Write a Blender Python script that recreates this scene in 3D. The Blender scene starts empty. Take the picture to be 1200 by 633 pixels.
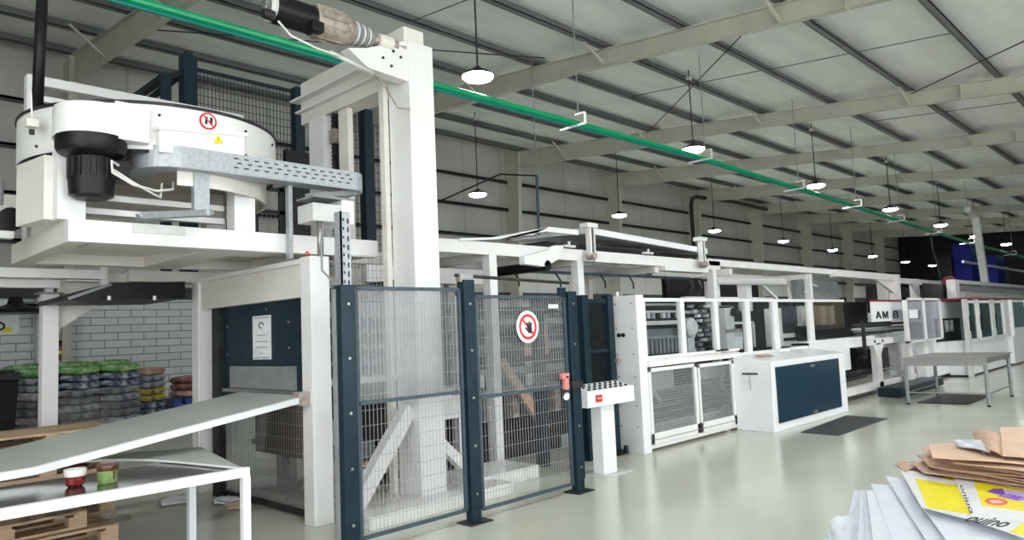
import bpy, math, random
from mathutils import Vector, Matrix, noise
random.seed(7)
S = bpy.context.scene
COL = S.collection

# ---------------------------------------------------------------- camera
F_PX, YAW, PITCH, ROLL, CAM_Z = 852.56, math.radians(44.05), math.radians(4.958), math.radians(-2.442), 1.65
_f = Vector((math.cos(PITCH)*math.cos(YAW), math.cos(PITCH)*math.sin(YAW), math.sin(PITCH)))
_r = Vector((math.sin(YAW), -math.cos(YAW), 0.0)); _u = _r.cross(_f)
_r2 = math.cos(ROLL)*_r + math.sin(ROLL)*_u; _u2 = -math.sin(ROLL)*_r + math.cos(ROLL)*_u
cd = bpy.data.cameras.new('camera'); cam = bpy.data.objects.new('camera', cd); COL.objects.link(cam)
cd.sensor_width = 36; cd.lens = F_PX/1200*36; cd.clip_start = .05; cd.clip_end = 300
m3 = Matrix((_r2, _u2, -_f)).transposed()
cam.matrix_world = Matrix.Translation((0, 0, CAM_Z)) @ m3.to_4x4()
S.camera = cam

# ---------------------------------------------------------------- world, light, exposure
S.view_settings.view_transform = 'Standard'; S.view_settings.look = 'None'
S.view_settings.gamma = 1; S.view_settings.use_curve_mapping = False
S.view_settings.exposure = 0.93
w = bpy.data.worlds.new('sky'); S.world = w; w.use_nodes = True
w.node_tree.nodes['Background'].inputs[0].default_value = (.93, .97, 1, 1)
w.node_tree.nodes['Background'].inputs[1].default_value = 2.5

LAMP_W = 750      # watts of each high bay lamp

# where a pixel's line of sight meets a plane of the place (real positions, metres)
def _ray(px, py): return _f + _r2*((px-600)/F_PX) - _u2*((py-316.5)/F_PX)
def at(px, py, axis, val):
    v = _ray(px, py); o = Vector((0, 0, CAM_Z)); return o + v*((val-o[axis])/v[axis])
def aty(px, py, y): return at(px, py, 1, y)
def atx(px, py, x): return at(px, py, 0, x)
def atz(px, py, z): return at(px, py, 2, z)

# ---------------------------------------------------------------- materials
def mat(name, c, rough=.5, metal=0, c2=None, scale=8, amt=1.0, bump=0, coord='Object', stretch=(1,1,1), spec=.5, detail=3):
    m = bpy.data.materials.new(name); m.use_nodes = True; nt = m.node_tree; N, L = nt.nodes, nt.links
    b = N['Principled BSDF']; b.inputs['Roughness'].default_value = rough; b.inputs['Metallic'].default_value = metal
    b.inputs['Specular IOR Level'].default_value = spec
    tc = N.new('ShaderNodeTexCoord'); mp = N.new('ShaderNodeMapping'); mp.inputs['Scale'].default_value = stretch
    no = N.new('ShaderNodeTexNoise'); no.inputs['Scale'].default_value = scale; no.inputs['Detail'].default_value = detail
    L.new(tc.outputs[coord], mp.inputs[0]); L.new(mp.outputs[0], no.inputs['Vector'])
    mx = N.new('ShaderNodeMix'); mx.data_type = 'RGBA'
    if c2 is None: c2 = tuple(v*.88 for v in c)
    mx.inputs[6].default_value = (*c, 1); mx.inputs[7].default_value = (*c2, 1)
    rp = N.new('ShaderNodeValToRGB'); rp.color_ramp.elements[0].position = .42; rp.color_ramp.elements[1].position = .68
    rp.color_ramp.elements[1].color = (amt, amt, amt, 1)
    L.new(no.outputs[0], rp.inputs[0]); L.new(rp.outputs[0], mx.inputs[0]); L.new(mx.outputs[2], b.inputs['Base Color'])
    if bump:
        bp = N.new('ShaderNodeBump'); bp.inputs['Strength'].default_value = bump; bp.inputs['Distance'].default_value = .02
        L.new(no.outputs[0], bp.inputs['Height']); L.new(bp.outputs[0], b.inputs['Normal'])
    return m
def emis(name, c, s):
    m = bpy.data.materials.new(name); m.use_nodes = True; nt = m.node_tree; nt.nodes.clear()
    e = nt.nodes.new('ShaderNodeEmission'); o = nt.nodes.new('ShaderNodeOutputMaterial')
    e.inputs[0].default_value = (*c, 1); e.inputs[1].default_value = s; nt.links.new(e.outputs[0], o.inputs[0]); return m
def clear(name, tint, veil, veil_c=(.6, .62, .62), gloss=.08):
    m = bpy.data.materials.new(name); m.use_nodes = True; nt = m.node_tree; N, L = nt.nodes, nt.links; N.clear()
    o = N.new('ShaderNodeOutputMaterial'); t = N.new('ShaderNodeBsdfTransparent'); t.inputs[0].default_value = (*tint, 1)
    d = N.new('ShaderNodeBsdfDiffuse'); d.inputs[0].default_value = (*veil_c, 1)
    g = N.new('ShaderNodeBsdfGlossy'); g.inputs['Roughness'].default_value = .08
    a = N.new('ShaderNodeMixShader'); b = N.new('ShaderNodeMixShader')
    tc = N.new('ShaderNodeTexCoord'); no = N.new('ShaderNodeTexNoise'); no.inputs['Scale'].default_value = 5
    mr = N.new('ShaderNodeMapRange'); mr.inputs[3].default_value = veil*.75; mr.inputs[4].default_value = veil*1.25
    L.new(tc.outputs['Object'], no.inputs['Vector']); L.new(no.outputs[0], mr.inputs[0]); L.new(mr.outputs[0], a.inputs[0])
    L.new(t.outputs[0], a.inputs[1]); L.new(d.outputs[0], a.inputs[2])
    b.inputs[0].default_value = gloss; L.new(a.outputs[0], b.inputs[1]); L.new(g.outputs[0], b.inputs[2]); L.new(b.outputs[0], o.inputs[0])
    return m

M = {}
M['white'] = mat('white paint', (.80, .79, .775), .35, c2=(.765, .75, .73), scale=4)
M['white2'] = mat('bright white enamel', (.83, .83, .845), .3, c2=(.80, .80, .815), scale=3)
M['cream'] = mat('cream paint', (.76, .72, .66), .4, c2=(.71, .665, .60), scale=4, amt=.8)
M['navy'] = mat('dark blue paint', (.008, .022, .034), .35, c2=(.012, .030, .044), scale=6, spec=.22)
M['teal_panel'] = mat('petrol blue panel', (.002, .026, .052), .3, c2=(.003, .030, .056), scale=3, spec=.25)
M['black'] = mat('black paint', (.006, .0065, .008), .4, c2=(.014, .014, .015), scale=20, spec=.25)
M['dark'] = mat('dark steel', (.018, .019, .021), .5, 0, c2=(.04, .04, .04), scale=10, spec=.3)
M['steel'] = mat('brushed steel', (.42, .41, .39), .35, .7, c2=(.30, .30, .29), scale=6, stretch=(1, 12, 12))
M['galv'] = mat('galvanised steel', (.42, .445, .46), .45, .4, c2=(.33, .355, .38), scale=30)
M['grey'] = mat('grey paint', (.25, .26, .26), .45, c2=(.20, .21, .21), scale=6)
M['lgrey'] = mat('light grey plastic', (.62, .62, .60), .45)
M['bluegrey'] = mat('blue grey paint', (.06, .085, .11), .45, spec=.3)
M['beige'] = mat('beige frame paint', (.52, .505, .42), .55, c2=(.45, .44, .365), scale=1.5)
M['purlin'] = mat('galvanised purlin', (.19, .195, .20), .55, .2, c2=(.14, .145, .15), scale=3, stretch=(.3, 4, 4))
M['girt'] = mat('dark girt paint', (.035, .035, .04), .6)
M['roof'] = mat('roof lining', (.88, .89, .87), .85, c2=(.79, .80, .79), scale=.9, bump=.35, stretch=(.7, 2.2, 1), detail=6)
M['green'] = mat('green enamel', (.0, .36, .13), .3, c2=(.0, .30, .12), scale=3)
M['teal'] = mat('teal enamel', (.0, .20, .17), .3)
M['red'] = mat('red paint', (.62, .03, .03), .4)
M['darkred'] = mat('dark red paint', (.22, .02, .03), .4)
M['pinkred'] = mat('faded red plastic', (.70, .25, .22), .45)
M['yellow'] = mat('yellow print', (.90, .76, .0), .45, c2=(.86, .70, .0), scale=12)
M['purple'] = mat('purple print', (.22, .07, .50), .5)
M['lilac'] = mat('lilac print', (.66, .52, .84), .5)
M['redprint'] = mat('red oval print', (.85, .13, .10), .5)
M['pink'] = mat('pink print', (.90, .55, .50), .5)
M['ink'] = mat('black ink', (.01, .01, .012), .6)
M['paper'] = mat('white coated board', (.80, .83, .90), .4, c2=(.74, .77, .85), scale=3)
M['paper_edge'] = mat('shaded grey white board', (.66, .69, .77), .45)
M['print_white'] = mat('printed white board', (.86, .87, .89), .35)
M['kraft'] = mat('kraft board', (.62, .42, .30), .8, c2=(.50, .32, .22), scale=14, stretch=(1, 5, 5), bump=.1)
M['kraft2'] = mat('light kraft board', (.72, .50, .37), .8, c2=(.66, .44, .31), scale=5)
M['plastic'] = mat('grey film', (.35, .35, .37), .25, c2=(.6, .6, .62), scale=9, bump=.6)
M['wood'] = mat('pallet wood', (.60, .42, .27), .75, c2=(.42, .27, .16), scale=7, stretch=(.6, 6, 6), bump=.2)
M['belt'] = mat('grey green belt', (.50, .53, .49), .4, c2=(.45, .48, .45), scale=3)
M['dtable'] = mat('polished steel sheet', (.20, .20, .20), .14, .85, c2=(.13, .13, .13), scale=2.2, stretch=(1, 3, 1))
M['rubber'] = mat('black rubber mat', (.045, .045, .05), .7, c2=(.07, .07, .075), scale=25, bump=.3)
M['blueplastic'] = mat('blue plastic', (.02, .07, .30), .4)
M['blue'] = mat('cobalt blue paint', (.003, .010, .16), .5, spec=.2)
M['greenbag'] = mat('green printed sack', (.05, .20, .02), .4, c2=(.35, .50, .25), scale=9, bump=.4)
M['greybag'] = mat('grey sack', (.26, .27, .30), .4, c2=(.03, .035, .06), scale=13, bump=.5)
M['whitebag'] = mat('white sack', (.55, .55, .60), .4, c2=(.06, .07, .14), scale=11, bump=.5)
M['navybag'] = mat('navy sack', (.015, .02, .06), .35, c2=(.40, .41, .46), scale=12, bump=.5)
M['yellowbag'] = mat('yellow sack', (.40, .32, .03), .4, c2=(.07, .06, .03), scale=12, bump=.4)
M['tanbag'] = mat('tan sack', (.50, .36, .25), .5, c2=(.32, .10, .07), scale=5, bump=.4)
M['maroonbag'] = mat('maroon sack', (.13, .03, .03), .4, c2=(.40, .22, .18), scale=9, bump=.4)
M['gearbox'] = mat('weathered aluminium', (.46, .39, .34), .55, .3, c2=(.26, .21, .18), scale=14, bump=.3)
M['cup_red'] = mat('red glaze', (.13, .010, .008), .2, c2=(.25, .05, .04), scale=30)
M['cup_white'] = mat('white glaze', (.75, .72, .68), .2)
M['cup_green'] = mat('green glaze', (.16, .28, .08), .2, c2=(.28, .34, .15), scale=25)
M['cup_brown'] = mat('brown glaze', (.09, .025, .012), .2)
M['wire'] = mat('grey wire', (.34, .345, .345), .6, 0, spec=.2)
M['wire_dark'] = mat('dark wire', (.02, .025, .03), .6, spec=.15)
M['cable'] = mat('white cable', (.75, .74, .70), .5)
M['acrylic'] = clear('scratched clear sheet', (.88, .89, .90), .26, (.22, .225, .225), .05)
M['glass'] = clear('guard window', (.93, .95, .96), .02, (.3, .32, .34), .04)
M['tintglass'] = clear('tinted glass', (.42, .55, .54), .18, (.16, .25, .24), .10)
M['smoke'] = clear('smoked acrylic', (.62, .58, .52), .10, (.4, .36, .3), .08)
M['milky'] = clear('milky acrylic', (.80, .80, .84), .30, (.50, .50, .54), .06)
M['film'] = clear('clear film', (.9, .9, .9), .05, (.4, .4, .4), .10)
M['lamp'] = emis('lamp glow', (.92, .97, 1.0), 28)

def brick():
    m = bpy.data.materials.new('painted blocks'); m.use_nodes = True; nt = m.node_tree; N, L = nt.nodes, nt.links
    b = N['Principled BSDF']; b.inputs['Roughness'].default_value = .7
    tc = N.new('ShaderNodeTexCoord'); sp = N.new('ShaderNodeSeparateXYZ'); cb = N.new('ShaderNodeCombineXYZ')
    L.new(tc.outputs['Object'], sp.inputs[0]); L.new(sp.outputs[0], cb.inputs[0]); L.new(sp.outputs[2], cb.inputs[1])
    br = N.new('ShaderNodeTexBrick'); br.inputs['Scale'].default_value = 1; br.inputs['Brick Width'].default_value = .62
    br.inputs['Row Height'].default_value = .19; br.inputs['Mortar Size'].default_value = .012; br.inputs['Mortar Smooth'].default_value = .2
    br.inputs['Color1'].default_value = (.66, .68, .70, 1); br.inputs['Color2'].default_value = (.60, .64, .63, 1); br.inputs['Mortar'].default_value = (.20, .21, .22, 1)
    L.new(cb.outputs[0], br.inputs['Vector']); L.new(br.outputs[0], b.inputs['Base Color'])
    bp = N.new('ShaderNodeBump'); bp.inputs['Strength'].default_value = .4; bp.inputs['Distance'].default_value = .01; bp.invert = True
    L.new(br.outputs['Fac'], bp.inputs['Height']); L.new(bp.outputs[0], b.inputs['Normal']); return m
M['brick'] = brick()
def cladding():
    m = bpy.data.materials.new('wall cladding'); m.use_nodes = True; nt = m.node_tree; N, L = nt.nodes, nt.links
    b = N['Principled BSDF']; b.inputs['Roughness'].default_value = .75
    tc = N.new('ShaderNodeTexCoord'); wv = N.new('ShaderNodeTexWave'); wv.wave_type = 'BANDS'; wv.bands_direction = 'X'; wv.inputs['Scale'].default_value = .16
    rp = N.new('ShaderNodeValToRGB'); rp.color_ramp.elements[0].position = 0; rp.color_ramp.elements[0].color = (.44, .44, .41, 1)
    rp.color_ramp.elements[1].position = .01; rp.color_ramp.elements[1].color = (.55, .55, .51, 1)
    no = N.new('ShaderNodeTexNoise'); no.inputs['Scale'].default_value = .7; no.inputs['Detail'].default_value = 5
    mx = N.new('ShaderNodeMix'); mx.data_type = 'RGBA'; mx.blend_type = 'MULTIPLY'; mx.inputs[0].default_value = .35
    L.new(tc.outputs['Object'], wv.inputs[0]); L.new(wv.outputs[0], rp.inputs[0]); L.new(tc.outputs['Object'], no.inputs[0])
    L.new(rp.outputs[0], mx.inputs[6]); L.new(no.outputs[0], mx.inputs[7]); L.new(mx.outputs[2], b.inputs['Base Color']); return m
M['clad'] = cladding()
def floor_mat():
    m = mat('sealed concrete', (.60, .61, .51), .22, c2=(.55, .56, .475), scale=.5, detail=2)
    nt = m.node_tree; N, L = nt.nodes, nt.links; b = N['Principled BSDF']
    tc = N.new('ShaderNodeTexCoord'); no = N.new('ShaderNodeTexNoise'); no.inputs['Scale'].default_value = .9; no.inputs['Detail'].default_value = 2
    mr = N.new('ShaderNodeMapRange'); mr.inputs[3].default_value = .10; mr.inputs[4].default_value = .28
    L.new(tc.outputs['Object'], no.inputs[0]); L.new(no.outputs[0], mr.inputs[0]); L.new(mr.outputs[0], b.inputs['Roughness']); return m
M['floor'] = floor_mat()

# ---------------------------------------------------------------- mesh helpers
WL = {}
V = Vector
class MB:
    def __init__(s): s.v = []; s.f = []; s.smooth = set()
    def add(s, vs, fs, smooth=False):
        n = len(s.v); s.v += [Vector(v) for v in vs]
        for f in fs:
            if smooth: s.smooth.add(len(s.f))
            s.f.append([i+n for i in f])
        return s
    def hexa(s, p): return s.add(p, [(0,3,2,1), (4,5,6,7), (0,1,5,4), (1,2,6,5), (2,3,7,6), (3,0,4,7)])
    def box(s, x0, x1, y0, y1, z0, z1):
        return s.hexa([(x0,y0,z0), (x1,y0,z0), (x1,y1,z0), (x0,y1,z0), (x0,y0,z1), (x1,y0,z1), (x1,y1,z1), (x0,y1,z1)])
    def bar(s, a, b, w_, h=None, up=(0,0,1)):
        a, b = V(a), V(b); h = h or w_; d = (b-a).normalized(); up = V(up)
        if abs(d.dot(up)) > .98: up = V((1,0,0)) if abs(d.x) < .9 else V((0,1,0))
        r = d.cross(up).normalized(); u = r.cross(d); r = r*w_/2; u = u*h/2
        return s.hexa([a-r-u, a+r-u, b+r-u, b-r-u, a-r+u, a+r+u, b+r+u, b-r+u])
    def cyl(s, a, b, r, n=16, r2=None):
        return s.lathe(a, b, [(0, r), (1, r if r2 is None else r2)], n)
    def lathe(s, a, b, prof, n=20, caps=True):
        a, b = V(a), V(b); d = b-a; dn = d.normalized(); up = V((0,0,1)) if abs(dn.z) < .9 else V((1,0,0))
        r = dn.cross(up).normalized(); u = r.cross(dn); vs = []; fs = []
        for t, rad in prof:
            for i in range(n):
                q = 2*math.pi*i/n; vs.append(a+d*t+(r*math.cos(q)+u*math.sin(q))*rad)
        for k in range(len(prof)-1):
            for i in range(n):
                j = (i+1) % n; fs.append((k*n+i, k*n+j, (k+1)*n+j, (k+1)*n+i))
        s.add(vs, fs, smooth=n > 8)
        if caps:
            base = len(s.v)-len(vs); s.f.append([base+i for i in reversed(range(n))]); s.f.append([base+(len(prof)-1)*n+i for i in range(n)])
        return s
    def tube(s, pts, r, n=8):
        pts = [V(p) for p in pts]; vs = []; fs = []; pu = None
        for i, p in enumerate(pts):
            d = ((pts[min(i+1, len(pts)-1)]-pts[max(i-1, 0)])).normalized()
            if pu is None: pu = V((0,0,1)) if abs(d.z) < .9 else V((1,0,0))
            rr = d.cross(pu).normalized(); uu = rr.cross(d); pu = uu
            for k in range(n):
                q = 2*math.pi*k/n; vs.append(p+(rr*math.cos(q)+uu*math.sin(q))*r)
        for i in range(len(pts)-1):
            for k in range(n):
                j = (k+1) % n; fs.append((i*n+k, i*n+j, (i+1)*n+j, (i+1)*n+k))
        s.add(vs, fs, smooth=True); base = len(s.v)-len(vs)
        s.f.append([base+i for i in reversed(range(n))]); s.f.append([base+(len(pts)-1)*n+i for i in range(n)]); return s
    def prism(s, poly, off):
        """polygon of 3d points extruded by vector off"""
        n = len(poly); off = V(off); vs = [V(p) for p in poly]+[V(p)+off for p in poly]
        return s.add(vs, [list(reversed(range(n))), [n+i for i in range(n)]]+[(i, (i+1) % n, n+(i+1) % n, n+i) for i in range(n)])
    def sheet(s, a, b, c, d, th=.006, n=8, bend=0, wav=0, seed=0):
        """bent board a-b-c-d (a,b near edge), thickness th"""
        a, b, c, d = V(a), V(b), V(c), V(d); vs = []; fs = []
        nm = (b-a).cross(d-a).normalized(); nm = nm if nm.z > 0 else -nm
        for k in (0, 1):
            for i in range(n+1):
                for j in range(n+1):
                    u, v = i/n, j/n; p = (a*(1-u)+b*u)*(1-v)+(d*(1-u)+c*u)*v
                    p = p+nm*(bend*4*v*(1-v)+wav*math.sin(u*7+seed)*math.cos(v*5+seed*2)-k*th); vs.append(p)
        m_ = (n+1)*(n+1); I = lambda i, j, k: k*m_+i*(n+1)+j
        for i in range(n):
            for j in range(n):
                fs.append((I(i,j,0), I(i+1,j,0), I(i+1,j+1,0), I(i,j+1,0))); fs.append((I(i,j,1), I(i,j+1,1), I(i+1,j+1,1), I(i+1,j,1)))
        for i in range(n):
            fs += [(I(i,0,0), I(i,0,1), I(i+1,0,1), I(i+1,0,0)), (I(i,n,0), I(i+1,n,0), I(i+1,n,1), I(i,n,1)),
                   (I(0,i,0), I(0,i+1,0), I(0,i+1,1), I(0,i,1)), (I(n,i,0), I(n,i,1), I(n,i+1,1), I(n,i+1,0))]
        return s.add(vs, fs)
    def mesh_grid(s, x0, x1, z0, z1, y, dx, dz, t=.004, axis='y'):
        """welded wire mesh in a vertical plane"""
        def b(p, q): 
            if axis == 'y': s.bar((p[0], y, p[1]), (q[0], y, q[1]), t)
            else: s.bar((y, p[0], p[1]), (y, q[0], q[1]), t)
        n = max(1, round((x1-x0)/dx)); m_ = max(1, round((z1-z0)/dz))
        for i in range(n+1): x = x0+(x1-x0)*i/n; b((x, z0), (x, z1))
        for i in range(m_+1): z = z0+(z1-z0)*i/m_; b((x0, z), (x1, z))
        return s
    def build(s, name, m, parent=None, bevel=0, origin=None):
        me = bpy.data.meshes.new(name)
        if parent is not None: o0 = WL[parent.name]
        else:
            xs = [v.x for v in s.v]; ys = [v.y for v in s.v]; zs = [v.z for v in s.v]
            o0 = V(((min(xs)+max(xs))/2, (min(ys)+max(ys))/2, min(zs)))
        me.from_pydata([v-o0 for v in s.v], [], s.f); me.validate()
        me.materials.append(m if not isinstance(m, str) else M[m])
        if s.smooth:
            for i, p in enumerate(me.polygons): p.use_smooth = i in s.smooth
        me.update()
        import bmesh
        bm = bmesh.new(); bm.from_mesh(me); bmesh.ops.recalc_face_normals(bm, faces=bm.faces)
        for e in bm.edges:
            if len(e.link_faces) == 2 and e.calc_face_angle(0) > .6: e.smooth = False
        bm.to_mesh(me); bm.free()
        o = bpy.data.objects.new(name, me); COL.objects.link(o)
        if parent is not None: o.parent = parent
        else: o.location = o0
        WL[o.name] = o0.copy()
        if bevel:
            b = o.modifiers.new('bevel', 'BEVEL'); b.width = bevel; b.segments = 2; b.limit_method = 'ANGLE'
        return o
def tag(o, label, cat, group=None, kind=None):
    if label: o['label'] = label
    if cat: o['category'] = cat
    if group: o['group'] = group
    if kind: o['kind'] = kind
    return o
def thing(name, label, cat, loc, group=None):
    o = bpy.data.objects.new(name, None); COL.objects.link(o); o.location = loc; o.empty_display_size = .1; WL[o.name] = V(loc)
    return tag(o, label, cat, group)
def struct(name, mb, m, bevel=0):
    o = mb.build(name, m, bevel=bevel); o['kind'] = 'structure'; return o
def box(*a): return MB().box(*a)
def dup(src, loc=None, label=None, rz=None, group=None):
    c = src.copy(); COL.objects.link(c)
    if loc is not None: c.location = loc
    if rz is not None: c.rotation_euler[2] = rz
    if label: c['label'] = label
    if group: c['group'] = group
    for ch in src.children:
        d = ch.copy(); COL.objects.link(d); d.parent = c
        for g in ch.children:
            e = g.copy(); COL.objects.link(e); e.parent = d
    return c
def lettering(name, s_, size, org, xdir, zdir, m, parent, th=.003, bold=0):
    """flat raised lettering: org = lower left, xdir along the line, zdir up the letters"""
    cu = bpy.data.curves.new(name, 'FONT'); cu.body = s_; cu.size = size; cu.extrude = th; cu.offset = bold
    t = bpy.data.objects.new('tmp', cu); COL.objects.link(t)
    bpy.context.view_layer.update()
    me = bpy.data.meshes.new_from_object(t.evaluated_get(bpy.context.evaluated_depsgraph_get()))
    COL.objects.unlink(t); bpy.data.objects.remove(t)
    X, Zd = V(xdir), V(zdir); Nn = X.normalized().cross(Zd.normalized()); o0 = WL[parent.name] if parent else V((0,0,0))
    for v in me.vertices: v.co = V(org)+X*v.co.x+Zd*v.co.y+Nn*v.co.z-o0
    me.materials.clear(); me.materials.append(M[m]); me.name = name
    o = bpy.data.objects.new(name, me); COL.objects.link(o); o.parent = parent; WL[o.name] = o0; return o
def disc(c, r, normal, n=28, th=.004, sc=1.0):
    nn = V(normal).normalized(); c = V(c); return MB().cyl(c, c+nn*th, r, n)

# ================================================================ THE HALL
def roofz(y): return 6.9+.095*y
struct('floor', box(-8, 72, -14, 20, -.1, 0), 'floor')
struct('wall_left', box(-8, 72, 20, 20.25, 0, 2.95), 'brick')
struct('wall_left_upper', box(-8, 72, 20.02, 20.2, 2.95, 9.03), 'clad')
struct('wall_rear_unseen', box(-8.2, -8, 3, 20, 0, 8.9), 'clad')  # out of view, added to darken the left side of the hall
struct('wall_right_unseen', box(20, 72, -14.2, -14, 0, 5.7), 'clad')  # out of view, added so daylight fades towards the far end
struct('trim_1', box(-8, 72, 19.93, 20.02, 2.93, 3.24), 'girt')
for i, z in enumerate((7.65, 6.54, 5.41, 4.3)):
    struct('trim_%d' % (i+2), MB().box(-8, 72, 19.84, 20.02, z-.03, z+.03).box(-8, 72, 19.84, 19.87, z-.09, z+.03), 'girt')
struct('wall_back', box(70, 70.3, -14, 20, 0, 9), 'black')
mb = MB(); mb.hexa([(-8,-14,roofz(-14)+.22), (72,-14,roofz(-14)+.22), (72,20.2,roofz(20.2)+.22), (-8,20.2,roofz(20.2)+.22),
                    (-8,-14,roofz(-14)+.4), (72,-14,roofz(-14)+.4), (72,20.2,roofz(20.2)+.4), (-8,20.2,roofz(20.2)+.4)])
struct('ceiling', mb, 'roof')

FR = [-2.5, 5.0, 12.75, 20.46, 27.1, 34.2, 41.4, 48.7, 56.3, 63.4]
WHERE = ['beside the camera', 'above the round white turntable', 'passing behind the tall white column', 'with its column above the first fence gate',
         'with the second column seen right of the tall white mast', 'with the third column, where a dark pipe bends', 'fourth clear column beyond the mast',
         'fifth column towards the dark end wall', 'second last before the dark end wall', 'nearest the dark end wall']
for X, wh in zip(FR, WHERE):
    t = thing('roof_portal', 'beige steel roof frame ' + wh, 'roof frame', (X, 19.5, 0), 'beige steel frames along the hall')
    w_ = .11
    mb = MB(); mb.prism([(X, 20.0, 0), (X, 19.55, 0), (X, 19.1, roofz(19.1)), (X, 20.0, roofz(20))], (.012, 0, 0))
    for ya, yb in ((19.55, 19.1), (20.0, 20.0)):
        mb.bar((X, ya, 0), (X, yb, roofz(yb)-.02), .20, .02, up=(0,1,0))
    mb.build('column', 'beige', t)
    mb = MB(); top = lambda y: roofz(y)+.0
    dep = lambda y: .62 if y > 19 else (.42+.2*(y-10)/9 if y > 10 else .36)
    ys = [19.12, 14, 10, 4, -4, -14]
    for a, b in zip(ys[:-1], ys[1:]):
        mb.prism([(X, a, top(a)), (X, a, top(a)-dep(a)), (X, b, top(b)-dep(b)), (X, b, top(b))], (.012, 0, 0))
        for zz in (0, 1):
            mb.bar((X, a, top(a)-dep(a)*zz), (X, b, top(b)-dep(b)*zz), .17, .02)
    mb.build('rafter', 'beige', t)
    for y in (4.1, -2):
        MB().box(X-.09, X+.09, y-.012, y+.012, top(y)-dep(y)-.03, top(y)).build('splice_plate', 'beige', t)
    for y in (16.8, 13.2, 9.25, 5.3):
        MB().bar((X-.7, y, roofz(y)+.02), (X, y-.05, top(y)-dep(y)), .05, .05).build('brace', 'beige', t)
py_ = [-8.6, -6.6, -4.6, -2.6, -.6, 1.35, 3.35, 5.3, 7.3, 9.25, 11.25, 13.2, 15.2, 17.2, 19.2]
for i, y in enumerate(py_):
    z = roofz(y)+.01
    mb = MB().box(-8, 72, y-.012, y+.012, z, z+.21).box(-8, 72, y-.13, y, z, z+.02).box(-8, 72, y, y+.13, z+.19, z+.21).box(-8, 72, y-.13, y-.115, z, z+.035)
    tag(mb.build('purlin', 'purlin'), ('grey roof purlin, %s from the block wall' % ['first','second','third','fourth','fifth','sixth','seventh','eighth','ninth','tenth','eleventh','twelfth','thirteenth','fourteenth','fifteenth'][14-i]), 'roof purlin', 'purlins under the white roof lining')
for (a, b, lb) in (((20.4, 13.2), (12.8, 5.6), 'thin diagonal brace rod under the second roof bay'), ((20.4, 5.2), (12.8, -2.4), 'thin diagonal brace rod under the second roof bay at the top right corner'),
               ((5.6, 15.5), (12.2, 10.5), 'thin diagonal brace rod over the turntable')):
    tag(MB().cyl((a[0], a[1], roofz(a[1])-.05), (b[0], b[1], roofz(b[1])-.05), .014, 6).build('brace_rod', 'dark'), lb, 'brace rod', 'diagonal roof brace rods')
for X0, ya, lb in ((9, 11.2, 'nearest the tall white column'), (16.6, 7.3, 'in the second bay'), (16.6, 11.2, 'in the second bay nearer the block wall'), (23.6, 7.3, 'in the third bay'), (23.6, 3.4, 'in the third bay towards the right edge')):
    tag(MB().cyl((X0, ya-4, roofz(ya-4)+.1), (X0, ya, roofz(ya)+.08), .009, 6).build('sag_rod', 'dark'), 'thin sag rod between purlins ' + lb, 'sag rod', 'sag rods between purlins')

# high bay lamps
def make_lamp(x, y, z, label, group):
    t = thing('high_bay_lamp', label, 'lamp', (x, y, z), group)
    MB().lathe((x, y, z), (x, y, z+.17), [(0, .27), (.1, .28), (.35, .24), (.7, .10), (1, .05)], 24).build('lamp_housing', 'dark', t)
    MB().lathe((x, y, z-.085), (x, y, z+.004), [(0, .10), (.15, .19), (.4, .245), (.8, .27), (1, .27)], 28).build('lamp_lens', 'lamp', t)
    MB().cyl((x, y, z+.17), (x, y, roofz(y)+.2), .016, 6).build('cord', 'dark', t)
    MB().box(x-.05, x+.05, y-.05, y+.05, roofz(y)-.05, roofz(y)+.03).build('junction_box', 'lgrey', t)
    ld = bpy.data.lights.new('lamp_light', 'SPOT'); ld.energy = LAMP_W; ld.spot_size = math.radians(150); ld.spot_blend = .6; ld.shadow_soft_size = .2; ld.color = (.95, .98, 1)
    lo = bpy.data.objects.new('lamp_light', ld); COL.objects.link(lo); lo.parent = t; lo.location = (0, 0, -.03)
    return t
ORD = ['nearest', 'second', 'third', 'fourth', 'fifth', 'sixth', 'seventh', 'eighth', 'ninth']
for i, (x, z) in enumerate([(8.55, 6.13), (15.77, 5.95), (23.3, 5.93), (30.6, 5.85), (37.7, 5.78), (44.5, 5.72), (52, 5.72), (59.5, 5.7)]):
    make_lamp(x, 8.9, z, 'round high bay lamp beside the green rail, %s one from the tall white column' % ORD[i], 'high bay lamps over the aisle')
for i, (x, z) in enumerate([(15.5, 6.03), (23, 6.02), (30.4, 5.95), (37.76, 5.92), (44.6, 5.8), (51.6, 5.75), (58.6, 5.65), (65.6, 5.65)]):
    make_lamp(x, 16.35, z, 'round high bay lamp near the block wall, %s one from the tall white column' % ORD[i], 'high bay lamps along the block wall')
for i, x in enumerate((1.5, 8.7, 16, 23.5)):  # lamp row out of view, added for its light
    make_lamp(x, 1.2, 6.0, 'unseen round high bay lamp added over the aisle right of the stacked boards, %s one' % ORD[i], 'unseen high bay lamps added for light on the right')

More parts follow.
